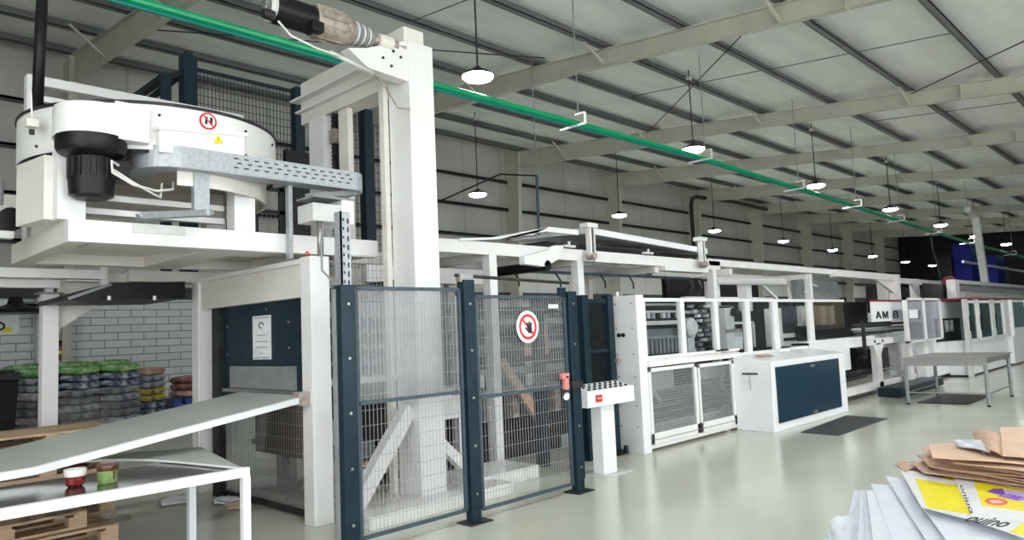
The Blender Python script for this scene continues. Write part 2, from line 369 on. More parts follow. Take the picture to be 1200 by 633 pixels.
# green overhead conductor rail
pts = [(-3, 8.2, 5.47), (3.1, 8.2, 5.45), (7, 8.2, 5.44), (14.6, 8.2, 5.47), (19.6, 8.2, 5.37), (24, 8.2, 5.31), (28.3, 8.2, 5.2), (33.1, 8.2, 5.1), (38.5, 8.2, 5.0), (48, 8.2, 4.92), (60, 8.2, 4.9)]
t = thing('conductor_rail', 'long bright green overhead rail hung below the roof along the hall', 'overhead rail', (7, 8.2, 5.44))
MB().tube(pts, .052, 10).build('rail_pipe', 'green', t)
MB().tube([(p[0], p[1]-.02, p[2]-.078) for p in pts], .026, 8).build('conductor', 'teal', t)
for k, (x, z) in enumerate(((10.1, 5.45), (14.6, 5.47), (19.6, 5.37), (24, 5.31), (28.3, 5.2), (33.1, 5.1), (38.5, 5.0), (48, 4.92))):
    b = MB().bar((x, 7.80, z-.13), (x, 8.38, z-.13), .035, .035).bar((x, 7.80, z-.13), (x, 7.80, z+.07), .035, .035).bar((x, 7.80, z+.07), (x, 8.02, z+.07), .03, .03).build('hanger_bracket', 'white', t)
    MB().cyl((x, 7.95, z+.07), (x, 7.95, roofz(7.95)+.1), .012, 6).build('hanger_rod', 'grey', b)

# conduit drop, cable, bent dark duct, catenary
p = aty(629, 206, 11); q = aty(632, 290, 11)
t = thing('conduit_drop', 'slim blue vertical conduit hanging over the long conveyor deck', 'conduit', tuple(q))
MB().cyl(q, p, .035, 8).build('conduit', M['bluegrey'], t)
MB().tube([p, p+V((-1.2, 0, -.12)), aty(515, 236, 11)], .02, 6).build('cable', 'black', t)
MB().cyl(p, (p.x, p.y, roofz(p.y)+.1), .012, 6).build('hanging_rod', 'grey', t)
a = aty(813, 290, 18.8); zt = aty(822, 232, 18.8).z
mb = MB().tube([(a.x, 18.8, 3.3), (a.x, 18.8, zt-.5), (a.x+.15, 18.8, zt-.15), (a.x+.55, 18.8, zt), (a.x+4.5, 18.8, zt+.15), (a.x+9, 18.8, zt+.1)], .10, 8)
tag(mb.build('pipe', 'dark'), 'dark pipe bending over beside the third wall column', 'pipe')

# ---- things on the block wall
X = 4.6
t = thing('wall_pillar', 'light grey painted pillar on the block wall behind the white posts', 'pillar', (4.75, 19.9, 0))
MB().box(4.45, 5.1, 19.72, 20.0, 0, 2.95).build('pillar_body', 'lgrey', t); MB().box(4.62, 4.66, 19.69, 19.72, 0, 2.95).build('conduit', 'grey', t)
t = thing('poster', 'white safety poster with dark and yellow drawing on the block wall', 'poster', (3.9, 19.97, 2.1))
MB().box(3.3, 4.15, 19.96, 19.99, 2.1, 3.12).build('sheet', 'print_white', t)
for k in range(6): MB().box(3.4+.02*k, 4.0-.05*(k % 3), 19.95, 19.96, 2.98-.09*k, 3.0-.09*k).build('print_line', 'lgrey', t)
MB().tube([(3.7+.16*math.cos(q*.5), 19.95, 2.3+.10*math.sin(q*.5)) for q in range(14)], .022, 6).build('drawing', 'black', t)
MB().box(3.85, 4.0, 19.945, 19.96, 2.17, 2.28).build('drawing', 'yellow', t)
c = aty(18, 362, 18.9)
t = thing('wall_fan', 'black wall fan on a bent arm in front of the poster', 'fan', (c.x, 18.9, c.z))
MB().lathe(c+V((-.62, 0, .0)), c+V((-.5, -.02, -.02)), [(0, .05), (1, .05)], 12).build('hub', 'black', t)
MB().lathe(c+V((0, 0, -.10)), c+V((0, 0, .12)), [(0, .58), (.35, .60), (.6, .35), (1, .10)], 24).build('fan_housing', 'black', t)
MB().lathe(c+V((.0, 0, .10)), c+V((.0, 0, .26)), [(0, .16), (1, .12)], 16).build('fan_motor', 'black', t)
MB().tube([c+V((0, 0, .1)), c+V((.62, .2, .08)), c+V((.78, .7, 0)), c+V((.80, 1.0, -.25))], .035, 8).build('arm', 'black', t)
c = aty(71, 411, 19.6)
t = thing('fire_extinguisher', 'small red and black extinguisher hung on the pillar', 'extinguisher', (c.x, 19.6, c.z-.2))
MB().lathe(c+V((0, 0, -.22)), c+V((0, 0, .16)), [(0, .10), (.85, .10), (1, .04)], 14).build('cylinder_body', 'darkred', t)
MB().box(c.x-.04, c.x+.1, 19.55, 19.62, c.z+.16, c.z+.24).build('valve', 'black', t)
MB().box(c.x-.1, c.x+.1, 19.49, 19.50, c.z-.08, c.z+.0).build('label_band', 'yellow', t)
# black roller screen hanging under the rear deck
c0 = aty(80, 352, 8.9); c1 = aty(218, 347, 8.9)

# ================================================================ LEFT MACHINERY
# ---- raised platform
t = thing('raised_platform', 'white steel platform deck carrying the round turntable', 'platform', (2.9, 7, 0))
b = MB().box(1.62, 4.5, 6.3, 6.42, 2.50, 2.68).build('front_beam', 'white', t, .006)
MB().box(1.62, 1.78, 6.42, 8.0, 2.50, 2.68).build('side_beam', 'cream', t, .006)
MB().box(1.62, 4.9, 8.0, 8.14, 2.50, 2.68).build('rear_beam', 'cream', t, .006)
MB().box(1.85, 4.5, 6.5, 6.9, 2.52, 2.56).box(2.75, 3.1, 6.42, 8.0, 2.50, 2.62).box(3.9, 4.1, 6.42, 8, 2.5, 2.62).build('cross_beam', 'cream', t, .004)
MB().box(1.78, 4.4, 6.9, 8.0, 2.60, 2.64).build('deck_plate', 'cream', t)
for x, y in ((4.3, 7.9), (1.7, 11.0)): MB().box(x-.07, x+.07, y-.07, y+.07, 0, 2.5).build('leg', 'white', t)
# lower rear rails at the left with white post
t = thing('support_frame', 'white post and horizontal rails standing left behind the sloping belt', 'frame', (2.26, 9.5, 0))
MB().box(2.18, 2.34, 9.42, 9.58, 0, 2.31).build('post', 'white', t, .005)
MB().box(2.14, 2.38, 9.38, 9.62, 2.31, 2.33).build('cap_plate', 'grey', t)
MB().box(2.21, 2.29, 9.46, 9.54, 2.33, 2.48).build('stub', 'white', t)
MB().box(-.6, 2.32, 9.3, 9.42, 2.37, 2.46).build('lower_rail', 'white', t, .004)
MB().box(-.6, 2.66, 8.85, 8.97, 2.44, 2.54).build('upper_rail', 'white', t, .004)
MB().box(2.60, 2.68, 8.87, 8.95, 2.2, 2.6).build('hanger', 'white', t)
MB().prism([(2.34, 9.5, 1.9), (2.9, 9.5, 2.28), (3.6, 9.5, 2.44), (3.6, 9.5, 2.52), (2.34, 9.5, 2.48)], (0, .05, 0)).build('gusset', 'cream', t)
MB().box(2.3, 4.9, 9.0, 9.12, 2.42, 2.52).build('rear_rail', 'cream', t)
a, b = aty(80, 352, 8.4), aty(215, 350, 8.4)
t = thing('cover_plate', 'black sheet canopy hanging below the raised platform', 'canopy', (3, 8.4, 2.2))
mb = MB().prism([aty(80, 352, 8.4), aty(80, 346, 8.4), aty(130, 332, 8.4), aty(217, 330, 8.4), aty(217, 350, 8.4)], (0, 1.2, 0))
mb.build('canopy_sheet', 'black', t); MB().bar(aty(80, 350, 8.35), aty(130, 333, 8.35), .03, .03).build('edge_strip', 'grey', t)
for px in (128, 181): MB().cyl(aty(px, 352, 8.3), aty(px, 347, 8.3), .025, 8).build('lug', 'steel', t)

# ---- turntable drum
CX, CY, R = 2.55, 7.12, 1.09
t = thing('turntable_drum', 'big round white turntable drum on top of the raised platform', 'turntable', (CX, CY, 2.68))
def wallarc(z0, z1, r, a0=0, a1=360, th=.012, n=64):
    mb = MB(); vs = []; fs = []; n = max(6, int(n*(a1-a0)/360))
    for i in range(n+1):
        q = math.radians(a0+(a1-a0)*i/n); c, s_ = math.cos(q), math.sin(q)
        vs += [(CX+c*r, CY+s_*r, z0), (CX+c*r, CY+s_*r, z1), (CX+c*(r-th), CY+s_*(r-th), z1), (CX+c*(r-th), CY+s_*(r-th), z0)]
    for i in range(n):
        for k in range(4): fs.append((4*i+k, 4*(i+1)+k, 4*(i+1)+(k+1) % 4, 4*i+(k+1) % 4))
    return mb.add(vs, fs, smooth=False)
MB().lathe((CX, CY, 3.26), (CX, CY, 3.64), [(0, R-.012), (0, R), (1, R)], 96, caps=False).build('drum_wall', 'white', t)
MB().lathe((CX, CY, 3.635), (CX, CY, 3.66), [(0, R+.012), (1, R+.012)], 96).build('rim', 'dark', t)
wallarc(3.0, 3.30, R-.09, -100, 198, .03).build('lower_dish', 'cream', t)
MB().lathe((CX, CY, 3.30), (CX, CY, 3.32), [(0, R-.02), (1, R-.02)], 72).build('bottom_plate', 'cream', t)
wallarc(3.235, 3.262, R-.015).build('belt_groove', 'black', t)
for q in (198, 214, 232, 252, 270, 292, 318):
    d = V((math.cos(math.radians(q)), math.sin(math.radians(q)), 0)); c = V((CX, CY, 0))+d*R
    for z in (3.33, 3.55): MB().cyl(c+V((0, 0, z)), c+d*.012+V((0, 0, z)), .012, 8).build('bolt', 'dark', t)
# round motor housing, splice box
MB().lathe((1.80, 6.31, 3.31), (1.80, 6.31, 3.56), [(0, .29), (.92, .29), (1, .28)], 40).build('motor_housing', 'white', t)
MB().prism([(1.86, 6.025, 3.29), (2.12, 6.03, 3.29), (2.15, 6.2, 3.29), (2.1, 6.45, 3.29)], (0, 0, .30)).build('cover_step', 'white', t, .005)
bx = MB().hexa([(2.19, 6.02, 3.23), (2.90, 6.0, 3.24), (2.90, 6.3, 3.24), (2.19, 6.3, 3.23), (2.19, 6.02, 3.43), (2.90, 6.0, 3.49), (2.90, 6.3, 3.49), (2.19, 6.3, 3.43)]).build('junction_cover', 'white', t, .006)
MB().hexa([(2.17, 6.0, 3.41), (2.92, 5.985, 3.47), (2.92, 6.3, 3.47), (2.17, 6.3, 3.41), (2.17, 6.0, 3.44), (2.92, 5.985, 3.50), (2.92, 6.3, 3.50), (2.17, 6.3, 3.44)]).build('lid', 'white2', bx)
# warning sticker: red ring with footprints
q = math.radians(270+2); d = V((math.cos(q), math.sin(q), 0)); c = V((CX, CY, 3.555))+d*(R+.004)
st = disc(c, .075, d, sc=1).build('warning_sticker', 'red', t)
disc(c+d*.004, .058, d).build('sticker_field', 'print_white', st)
for sx in (-.02, .022): MB().bar(c+d*.009+V((sx, 0, -.03)), c+d*.009+V((sx+.004, 0, .035)), .022, .004, up=d).build('footprint', 'ink', st)
MB().bar(c+d*.010+V((-.045, 0, .045)), c+d*.010+V((.045, 0, -.045)), .012, .003, up=d).build('slash', 'red', st)
c = V((2.65, 6.0, 3.41)); tri = [(2.62, 5.985, 3.37), (2.70, 5.985, 3.375), (2.66, 5.985, 3.44)]
sy = MB().prism(tri, (0, .012, 0)).build('hazard_triangle', 'yellow', t); MB().bar((2.66, 5.984, 3.385), (2.66, 5.984, 3.42), .008, .003).build('bolt_mark', 'ink', sy)
# legs of the drum
for x, y, wx, nm in ((3.06, 6.42, .10, 'white'), (1.66, 6.45, .10, 'white'), (1.72, 7.5, .10, 'cream'), (3.3, 7.6, .09, 'white')):
    MB().box(x-wx, x+wx, y-.08, y+.08, 2.68, 3.25).build('leg', nm, t, .004)
for z in (2.80, 2.92): MB().box(1.76, 2.96, 6.55, 6.61, z-.03, z+.02).build('cross_rail', 'white', t)
MB().prism([(1.5, 6.5, 2.69), (1.42, 7.0, 2.69), (1.42, 7.0, 3.2), (1.5, 6.5, 3.2)], (.1, 0, 0)).build('side_plate', 'cream', t)
# underside plate with bolt holes
mb = MB().prism([(1.9, 6.35, 3.298), (2.9, 6.25, 3.298), (2.9, 7.4, 3.298), (1.7, 7.4, 3.298)], (0, 0, -.012)); up_ = mb.build('under_plate', 'cream', t)
for k in range(9): MB().cyl((2.0+.12*(k % 4), 6.45+.12*(k//4), 3.27), (2.0+.12*(k % 4), 6.45+.12*(k//4), 3.287), .014, 8).build('bolt', 'dark', up_)

# black motor hanging under the housing
mx_, my_ = 1.76, 6.24
t = thing('drive_motor', 'black electric motor hanging under the round housing of the turntable', 'motor', (mx_, my_, 2.84))
MB().lathe((mx_, my_, 3.14), (mx_, my_, 3.31), [(0, .12), (.25, .23), (.45, .25), (1, .25)], 32).build('flange', 'black', t)
MB().lathe((mx_, my_, 2.98), (mx_, my_, 3.16), [(0, .15), (1, .15)], 24).build('motor_body', 'black', t)
for k in range(16):
    q = 2*math.pi*k/16; MB().bar((mx_+.155*math.cos(q), my_+.155*math.sin(q), 2.98), (mx_+.155*math.cos(q), my_+.155*math.sin(q), 3.14), .008, .03, up=(math.cos(q), math.sin(q), 0)).build('cooling_fin', 'dark', t)
MB().lathe((mx_, my_, 2.83), (mx_, my_, 2.99), [(0, .11), (.15, .155), (1, .165)], 28).build('fan_cowl', 'black', t)
MB().box(mx_+.1, mx_+.25, my_-.1, my_+.08, 2.99, 3.14).build('terminal_box', 'black', t)
MB().tube([(mx_+.16, my_-.11, 3.10), (mx_+.10, my_-.15, 3.12), (mx_+.10, my_-.16, 3.03), (mx_+.25, my_-.16, 2.95), (mx_+.45, my_-.1, 2.93), (mx_+.62, my_+.0, 2.98), (mx_+.66, my_+.1, 3.06)], .011, 6).build('cable', 'cable', t)
MB().tube([(mx_+.12, my_-.12, 3.06), (mx_+.24, my_-.17, 2.97), (mx_+.4, my_-.14, 2.90), (mx_+.5, my_-.05, 2.89), (mx_+.55, my_+.05, 3.03)], .009, 6).build('cable', 'cable', t)

# left edge bits: white beams with a small motor
t = thing('conveyor_arm', 'cream conveyor beams reaching in at the left edge beside the turntable', 'conveyor arm', (1.2, 8, 2.7))
MB().box(.2, 1.62, 7.9, 8.0, 2.98, 3.12).build('beam', 'cream', t, .004); MB().box(.2, 1.66, 7.4, 7.5, 2.80, 2.90).build('beam', 'cream', t, .004)
MB().box(.2, 1.45, 7.2, 7.3, 2.62, 2.68).build('beam', 'lgrey', t)
MB().cyl((1.45, 7.3, 2.80), (1.45, 7.75, 2.80), .10, 16).build('drive_wheel', 'black', t)
MB().cyl((1.40, 7.5, 2.95), (1.40, 7.5, 3.16), .03, 8).build('clamp', 'grey', t)
# rear upper frame and black hanging bar
t = thing('rear_gantry_frame', 'white rear frame rising behind the turntable drum at the top left', 'frame', (2.3, 8.5, 3.6))
MB().box(1.80, 1.93, 8.5, 8.62, 2.68, 4.50).build('post', 'white', t, .005); MB().box(1.93, 4.1, 8.5, 8.6, 4.40, 4.50).build('top_beam', 'white', t, .005)
MB().box(1.93, 3.2, 8.52, 8.58, 4.24, 4.30).build('lower_beam', 'white', t)
tag(MB().cyl(aty(43, 140, 7.9), aty(52, -60, 7.9), .05, 10).build('hanging_pole', 'black'), 'black vertical pole dropping from the roof behind the turntable drum', 'pole')
t = thing('valve_fitting', 'small white valve fitting at the right edge of the turntable drum', 'fitting', (3.72, 7.0, 3.3))
MB().box(3.62, 3.80, 6.96, 7.04, 3.30, 3.36).build('bracket', 'white', t); MB().cyl((3.78, 6.95, 3.30), (3.78, 6.95, 3.55), .02, 8).build('stem', 'steel', t)
MB().cyl((3.70, 6.95, 3.40), (3.86, 6.95, 3.40), .035, 10).build('valve_body', 'steel', t)
t = thing('pull_switch', 'small cream switch with thin rod at the left edge of the turntable drum', 'switch', (1.3, 6.6, 3.4))
MB().box(1.40, 1.49, 6.6, 6.68, 3.44, 3.51).build('switch_body', 'cream', t, .008); MB().cyl((1.44, 6.62, 3.52), (1.43, 6.62, 3.72), .007, 6).build('rod', 'white', t); MB().cyl((1.44, 6.62, 3.38), (1.44, 6.62, 3.42), .02, 8).build('gland', 'dark', t)

# ---- perforated cable tray (U shape round the drum)
t = thing('cable_tray', 'galvanised perforated cable tray curving round the front of the turntable', 'cable tray', (3.0, 6.0, 3.1))
path = [(2.08, 6.95), (2.08, 6.6), (2.08, 6.35)]+[(2.08+.32-.32*math.cos(math.radians(a)), 6.32-.32*math.sin(math.radians(a))) for a in range(9, 91, 9)]+[(3.2, 6.0), (4.02, 6.0)]+[(4.02+.18*math.sin(math.radians(a)), 6.18-.18*math.cos(math.radians(a))) for a in range(9, 91, 9)]+[(4.20, 6.45)]
def ribbon(path, off, z0, z1, th):
    mb = MB(); P = [V((x, y, 0)) for x, y in path]; o = []
    for i, p in enumerate(P):
        d = (P[min(i+1, len(P)-1)]-P[max(i-1, 0)]).normalized(); n = V((d.y, -d.x, 0)); o.append((p+n*off, p+n*(off-th)))
    vs = []; fs = []
    for a, b in o: vs += [(a.x, a.y, z0), (a.x, a.y, z1), (b.x, b.y, z1), (b.x, b.y, z0)]
    for i in range(len(o)-1):
        for k in range(4): fs.append((4*i+k, 4*i+4+k, 4*i+4+(k+1) % 4, 4*i+(k+1) % 4))
    return mb.add(vs, fs)
ribbon(path, 0, 3.125, 3.30, .006).build('outer_side', 'galv', t); ribbon(path, -.2, 3.135, 3.30, .006).build('inner_side', 'galv', t); ribbon(path, 0, 3.12, 3.127, .2).build('tray_floor', 'galv', t)
mb = MB()
for k in range(13):
    for z in (3.175, 3.215, 3.255): x = 2.80+.094*k+(.03 if z == 3.215 else 0); mb.box(x, x+.042, 5.9975, 6.0, z, z+.011)
for k in range(9):
    for z in (3.17, 3.22, 3.27): y = 6.33+.07*k; mb.box(2.074, 2.0795, y, y+.035, z, z+.013)
mb.build('slot_pattern', 'dark', t)
t = thing('tray_support', 'galvanised upright with ladder bracket holding the curved cable tray', 'support', (2.62, 6.1, 2.7))
MB().box(2.50, 2.63, 6.10, 6.16, 2.76, 3.13).build('upright', 'galv', t)
a = V((2.68, 6.2, 2.80)); b_ = V((1.98, 5.85, 2.66))
br = MB()
for o_ in (-.05, .05): br.bar(a+V((0, o_, 0)), b_+V((0, o_, 0)), .02, .05)
for k in range(14): p = a.lerp(b_, k/13); br.bar(p+V((0, -.05, 0)), p+V((0, .05, 0)), .018, .018)
br.build('ladder_bracket', 'galv', t)
MB().box(2.08, 2.5, 6.288, 6.30, 2.60, 2.67).build('film_tag', 'lgrey', t)

# ---- portal booth
t = thing('portal_booth', 'white steel booth frame with dark blue panel where the sloping belt enters', 'booth', (3.6, 7.3, 0))
MB().box(3.49, 3.69, 5.95, 6.13, 0, 2.44).build('post', 'white', t, .006); MB().box(3.49, 3.66, 8.42, 8.60, 0, 2.40).build('post', 'white', t, .006)
MB().box(3.52, 3.62, 6.13, 8.42, 2.07, 2.38).build('lintel', 'cream', t, .004)
MB().box(3.49, 3.69, 6.13, 8.42, 2.38, 2.43).build('top_rail', 'white', t, .004)
MB().box(3.55, 3.63, 8.02, 8.2, 0, 2.07).build('inner_jamb', 'dark', t)
pn = MB().box(3.60, 3.63, 6.13, 8.1, 1.12, 2.07).build('blue_panel', 'navy', t)
MB().box(3.58, 3.602, 6.42, 7.82, 1.19, 1.42).build('slot_flap', 'grey', pn)
MB().box(3.53, 3.60, 6.3, 7.9, 1.15, 1.185).build('flap_rail', 'steel', pn)
for y, z in ((6.55, 1.85), (7.9, 1.85), (6.55, 1.6), (7.0, 2.0), (7.9, 1.55)): MB().cyl((3.588, y, z), (3.602, y, z), .012, 8).build('bolt', 'steel', pn)
wm = MB().mesh_grid(6.13, 8.02, .06, 1.12, 3.62, .05, .14, .0035, axis='x').build('mesh_panel', 'wire', t)
MB().box(3.60, 3.64, 6.13, 8.05, .02, .07).build('mesh_frame', 'dark', wm)
MB().box(3.615, 3.62, 6.15, 8.0, .07, 1.12).build('clear_guard', 'film', t)
# back side of the booth
MB().box(5.1, 5.25, 8.42, 8.60, 0, 2.4).build('post', 'white', t)
MB().tube([(3.45, 5.93, 2.46), (3.9, 6.6, 2.46)], .018, 8).build('red_tube', 'red', t)
MB().tube([(3.62, 5.93, 2.74), (3.58, 5.9, 2.55), (3.57, 5.88, 2.3), (3.68, 5.82, 2.16)], .010, 6).build('cable', 'grey', t)
lb = thing('notice_sheet', 'white printed notice sheet taped on the dark blue booth panel', 'notice', (3.595, 7.1, 1.49))
MB().box(3.592, 3.598, 6.91, 7.30, 1.49, 1.94).build('sheet', 'print_white', lb)
mb = MB()
for k, (z, wd) in enumerate(((1.915, .32), (1.735, .2), (1.67, .26), (1.61, .24), (1.545, .06), (1.505, .32))): mb.box(3.589, 3.592, 7.105-wd/2, 7.105+wd/2, z, z+.008)
mb.build('print_line', 'grey', lb)
MB().tube([(3.59, 7.06+.045*math.cos(q*.6)*-1+.045, 1.84+.03*math.sin(q*.6)) for q in range(9)], .006, 6).build('emblem', 'ink', lb)
# control box over the booth and uprights
t = thing('control_box', 'grey and white control box under the right end of the cable tray', 'control box', (3.68, 5.95, 2.76))
MB().box(3.50, 3.80, 5.90, 6.18, 2.76, 2.93).build('box_body', 'lgrey', t, .006); MB().box(3.80, 3.93, 5.88, 6.2, 2.75, 2.98).build('end_cover', 'white2', t, .006)
MB().box(3.50, 3.95, 5.88, 6.2, 2.98, 3.0).bar((3.5, 6.0, 3.0), (4.1, 6.1, 3.12), .05, .05).build('bracket', 'grey', t)
MB().box(3.40, 3.44, 6.16, 6.22, 2.43, 3.12).build('hanger_strut', 'galv', t); 
MB().cyl((3.60, 5.95, 2.44), (3.60, 5.95, 2.76), .03, 10).build('gland', 'steel', t)
t = thing('perforated_upright', 'galvanised perforated upright strut beside the first dark fence post', 'upright', (3.44, 5.5, 0))
MB().box(3.50, 3.515, 5.45, 5.55, 0, 2.78).box(3.50, 3.60, 5.45, 5.462, 0, 2.78).build('channel', 'galv', t)
for k in range(34):
    for dx in (0, .045): MB().box(3.522+dx, 3.536+dx, 5.447, 5.450, .1+k*.078+(0 if dx else .02), .145+k*.078).build('slot', 'dark', t)

# ---- sloping belt
t = thing('belt_conveyor', 'pale grey green sloping conveyor slab running up into the booth', 'conveyor', (2.2, 6.6, .8))
A, B_ = V((-.6, 6.02, .80)), V((3.50, 6.02, 1.165))
mid = V((1.35, 6.02, .865))
mb = MB()
prof = [V((-.6, 0, .80)), mid*1, V((3.45, 0, 1.165))]; prof[1].y = 0
vs = []
for p in prof: vs += [(p.x, 6.02, p.z), (p.x, 7.32, p.z), (p.x, 7.32, p.z-.012), (p.x, 6.02, p.z-.012)]
fs = [(0,1,2,3), (8,11,10,9)]
for i in range(2):
    for k in range(4): fs.append((4*i+k, 4*i+4+k, 4*i+4+(k+1) % 4, 4*i+(k+1) % 4))
mb.add(vs, fs).build('belt_surface', 'belt', t)
mb = MB()
for i in range(2): mb.bar(prof[i]+V((0, 6.01, -.03)), prof[i+1]+V((0, 6.01, -.03)), .03, .05); 
mb.build('side_rail', 'white2', t); mb = MB()
for i in range(2): mb.bar(prof[i]+V((0, 7.33, -.03)), prof[i+1]+V((0, 7.33, -.03)), .03, .05)
mb.build('side_rail', 'white2', t)
MB().cyl((3.46, 6.0, 1.12), (3.46, 7.35, 1.12), .035, 16).build('end_roller', 'steel', t)
MB().box(3.38, 3.50, 5.99, 6.10, 1.08, 1.20).build('roller_bearing', 'gearbox', t)

# ---- inspection table
t = thing('inspection_table', 'white framed table with polished dark steel top holding two cups', 'table', (1.3, 5.5, 0))
MB().prism([(-.4, 5.06, .765), (2.42, 5.06, .765), (2.42, 5.95, .765), (-.4, 5.95, .765)], (0, 0, .006)).build('steel_top', 'dtable', t)
MB().box(-.4, 2.44, 5.02, 5.07, .72, .785).build('front_rail', 'white2', t, .004)
MB().box(2.40, 2.44, 5.07, 6.0, .72, .775).build('end_rail', 'white2', t, .004)
MB().box(-.4, 2.4, 5.95, 6.0, .72, .765).build('rear_rail', 'white2', t)
for x, y in ((2.415, 5.045), (2.415, 5.975), (-.35, 5.045)): MB().box(x-.027, x+.027, y-.027, y+.027, 0, .72).build('leg', 'white2', t)
pc = [atz(x, y, .79) for x, y in ((283, 548.5), (236, 524.5), (150, 531), (86, 541), (120, 538.5), (150, 538), (180, 538.8), (215, 541.5), (250, 545))]
ep = MB().prism([(p.x, p.y, .775) for p in pc], (0, 0, .018)).build('end_plate', 'belt', t)
MB().tube([(p.x, p.y-.006, .784) for p in pc[3:]]+[(pc[0].x, pc[0].y, .784)], .010, 6).build('curved_edge', 'white', ep)

def cup(name, x, y, z, label, kind):
    t = thing(name, label, 'cup', (x, y, z))
    if kind == 'red':
        MB().lathe((x, y, z), (x, y, z+.105), [(0, .040), (.15, .056), (.62, .064)], 24).build('lower_glaze', 'cup_red', t)
        MB().lathe((x, y, z+.068), (x, y, z+.112), [(0, .063), (.8, .068), (1, .066)], 24, caps=False).build('rim_band', 'cup_white', t)
        MB().lathe((x, y, z+.07), (x, y, z+.10), [(0, .05), (1, .05)], 20).build('drink', 'cup_white', t)
    else:
        MB().lathe((x, y, z), (x, y, z+.088), [(0, .054), (.1, .060), (1, .063)], 24).build('body_glaze', 'cup_green', t)
        MB().lathe((x, y, z+.085), (x, y, z+.120), [(0, .064), (.6, .068), (1, .066)], 24).build('rim_band', 'cup_brown', t)
        MB().bar((x+.02, y-.060, z+.03), (x+.02, y-.064, z+.10), .014, .008).build('drip', 'cup_brown', t)
c = atz(88, 570, .772); cup('cup', c.x, c.y, .772, 'dark red cup with white rim on the steel table', 'red')
c = atz(126, 566, .772); cup('cup', c.x, c.y, .772, 'green cup with brown rim on the steel table', 'green')

# ---- tall mast (lift column) with crossbeam
t = thing('lift_mast', 'tall white lift mast with crossbeam and second upright behind the mesh fence', 'mast', (4.66, 5.85, 0))
MB().box(4.51, 4.83, 5.70, 6.06, .10, 4.68).build('column', 'white', t, .008)
MB().box(4.52, 4.78, 5.78, 6.06, 4.68, 4.86).build('column_cap', 'cream', t, .006)
MB().box(4.44, 4.50, 6.06, 6.14, .10, 4.4).build('guide_rail', 'cream', t)
MB().box(4.53, 4.60, 6.86, 7.05, 2.6, 4.275).build('rear_upright', 'cream', t, .004)
MB().box(4.485, 4.62, 7.28, 7.62, 2.6, 4.275).build('rear_upright', 'white', t, .004)
MB().box(4.58, 4.62, 7.06, 7.27, 2.6, 4.275).build('guide_channel', 'black', t)
mb = MB()
for k in range(40): mb.box(4.54, 4.575, 7.17, 7.22, 2.62+k*.046, 2.645+k*.046)
mb.build('chain', 'dark', t)
MB().box(4.50, 4.58, 7.1, 7.2, 3.92, 4.08).build('chain_guide', 'gearbox', t)
MB().box(4.50, 4.74, 6.06, 7.82, 4.28, 4.80).build('crossbeam', 'cream', t, .004)
MB().box(4.40, 4.52, 5.95, 7.9, 4.56, 4.585).box(4.44, 4.52, 5.95, 7.86, 4.42, 4.44).build('crossbeam_flange', 'white', t)
MB().prism([(4.51, 5.72, 4.68), (4.0, 5.72, 4.47), (3.80, 5.72, 4.42), (4.02, 5.72, 4.28), (4.51, 5.72, 4.25)], (0, .14, 0)).build('motor_bracket', 'white', t, .003)
for x, z in ((4.33, 4.52), (4.42, 4.48), (4.2, 4.42), (4.3, 4.36)): MB().cyl((x, 5.705, z), (x, 5.722, z), .014, 8).build('bolt', 'dark', t)
MB().box(3.72, 5.5, 5.42, 6.25, 0, .11).build('base_plate', 'white', t, .006)
MB().bar((3.80, 5.80, .12), (4.50, 5.86, .95), .14, .12, up=(0,1,0)).build('brace', 'white', t)
MB().bar((5.32, 5.80, .12), (4.82, 5.86, .62), .10, .10, up=(0,1,0)).build('brace', 'white', t)
MB().prism([(4.83, 5.72, 1.12), (5.02, 5.72, 1.12), (4.83, 5.72, .92)], (0, .2, 0)).build('gusset', 'white', t)
# motor
ax = lambda x: V((x, 5.76, 4.60))
t = thing('hoist_motor', 'weathered motor with black cowl lying across the top of the tall mast', 'motor', (3.7, 5.76, 4.5))
MB().lathe(ax(3.05), ax(3.46), [(0, .128), (.06, .132), (1, .132)], 32).build('motor_cowl', 'black', t)
MB().lathe(ax(3.0), ax(3.052), [(0, .10), (.5, .125), (1, .125)], 28).build('fan_grille', 'lgrey', t)
ring_ = MB()
for rr in (.03, .06, .09): ring_.tube([ax(2.995)+V((0, rr*math.cos(q*.524), rr*math.sin(q*.524))) for q in range(13)], .004, 5)
ring_.build('grille_wire', 'dark', t)
MB().lathe(V((2.93, 5.70, 4.50)), V((3.03, 5.70, 4.50)), [(0, .04), (1, .05)], 12).build('brake_lever', 'dark', t)
MB().lathe(ax(3.44), ax(3.90), [(0, .148), (.08, .155), (.70, .150), (.86, .125), (1, .10)], 28).build('motor_body', 'gearbox', t)
for k in range(14):
    q = math.pi*2*k/14; d = V((0, math.cos(q), math.sin(q))); MB().bar(ax(3.48)+d*.156, ax(3.74)+d*.152, .010, .022, up=tuple(d)).build('cooling_fin', 'gearbox', t)
for k in range(6): MB().lathe(ax(3.88+.036*k), ax(3.91+.036*k), [(0, .112-.005*k), (.5, .118-.005*k), (1, .108-.005*k)], 20).build('bellows_rib', 'grey' if k % 2 else 'lgrey', t)
MB().lathe(ax(4.08), ax(4.20), [(0, .05), (1, .05)], 16).build('shaft', 'gearbox', t)
MB().lathe(ax(4.17), ax(4.33), [(0, .075), (.5, .08), (1, .075)], 20).build('coupling', 'cream', t)
MB().lathe(ax(4.33), ax(4.50), [(0, .05), (.4, .058), (.45, .04), (1, .045)], 16).build('shaft_end', 'gearbox', t)
MB().box(3.36, 3.48, 5.60, 5.70, 4.44, 4.54).build('terminal_box', 'black', t, .015)
MB().tube([(3.04, 5.64, 4.44), (3.15, 5.62, 4.33), (3.4, 5.6, 4.27), (3.62, 5.6, 4.26)], .010, 6).build('cable', 'cable', t)
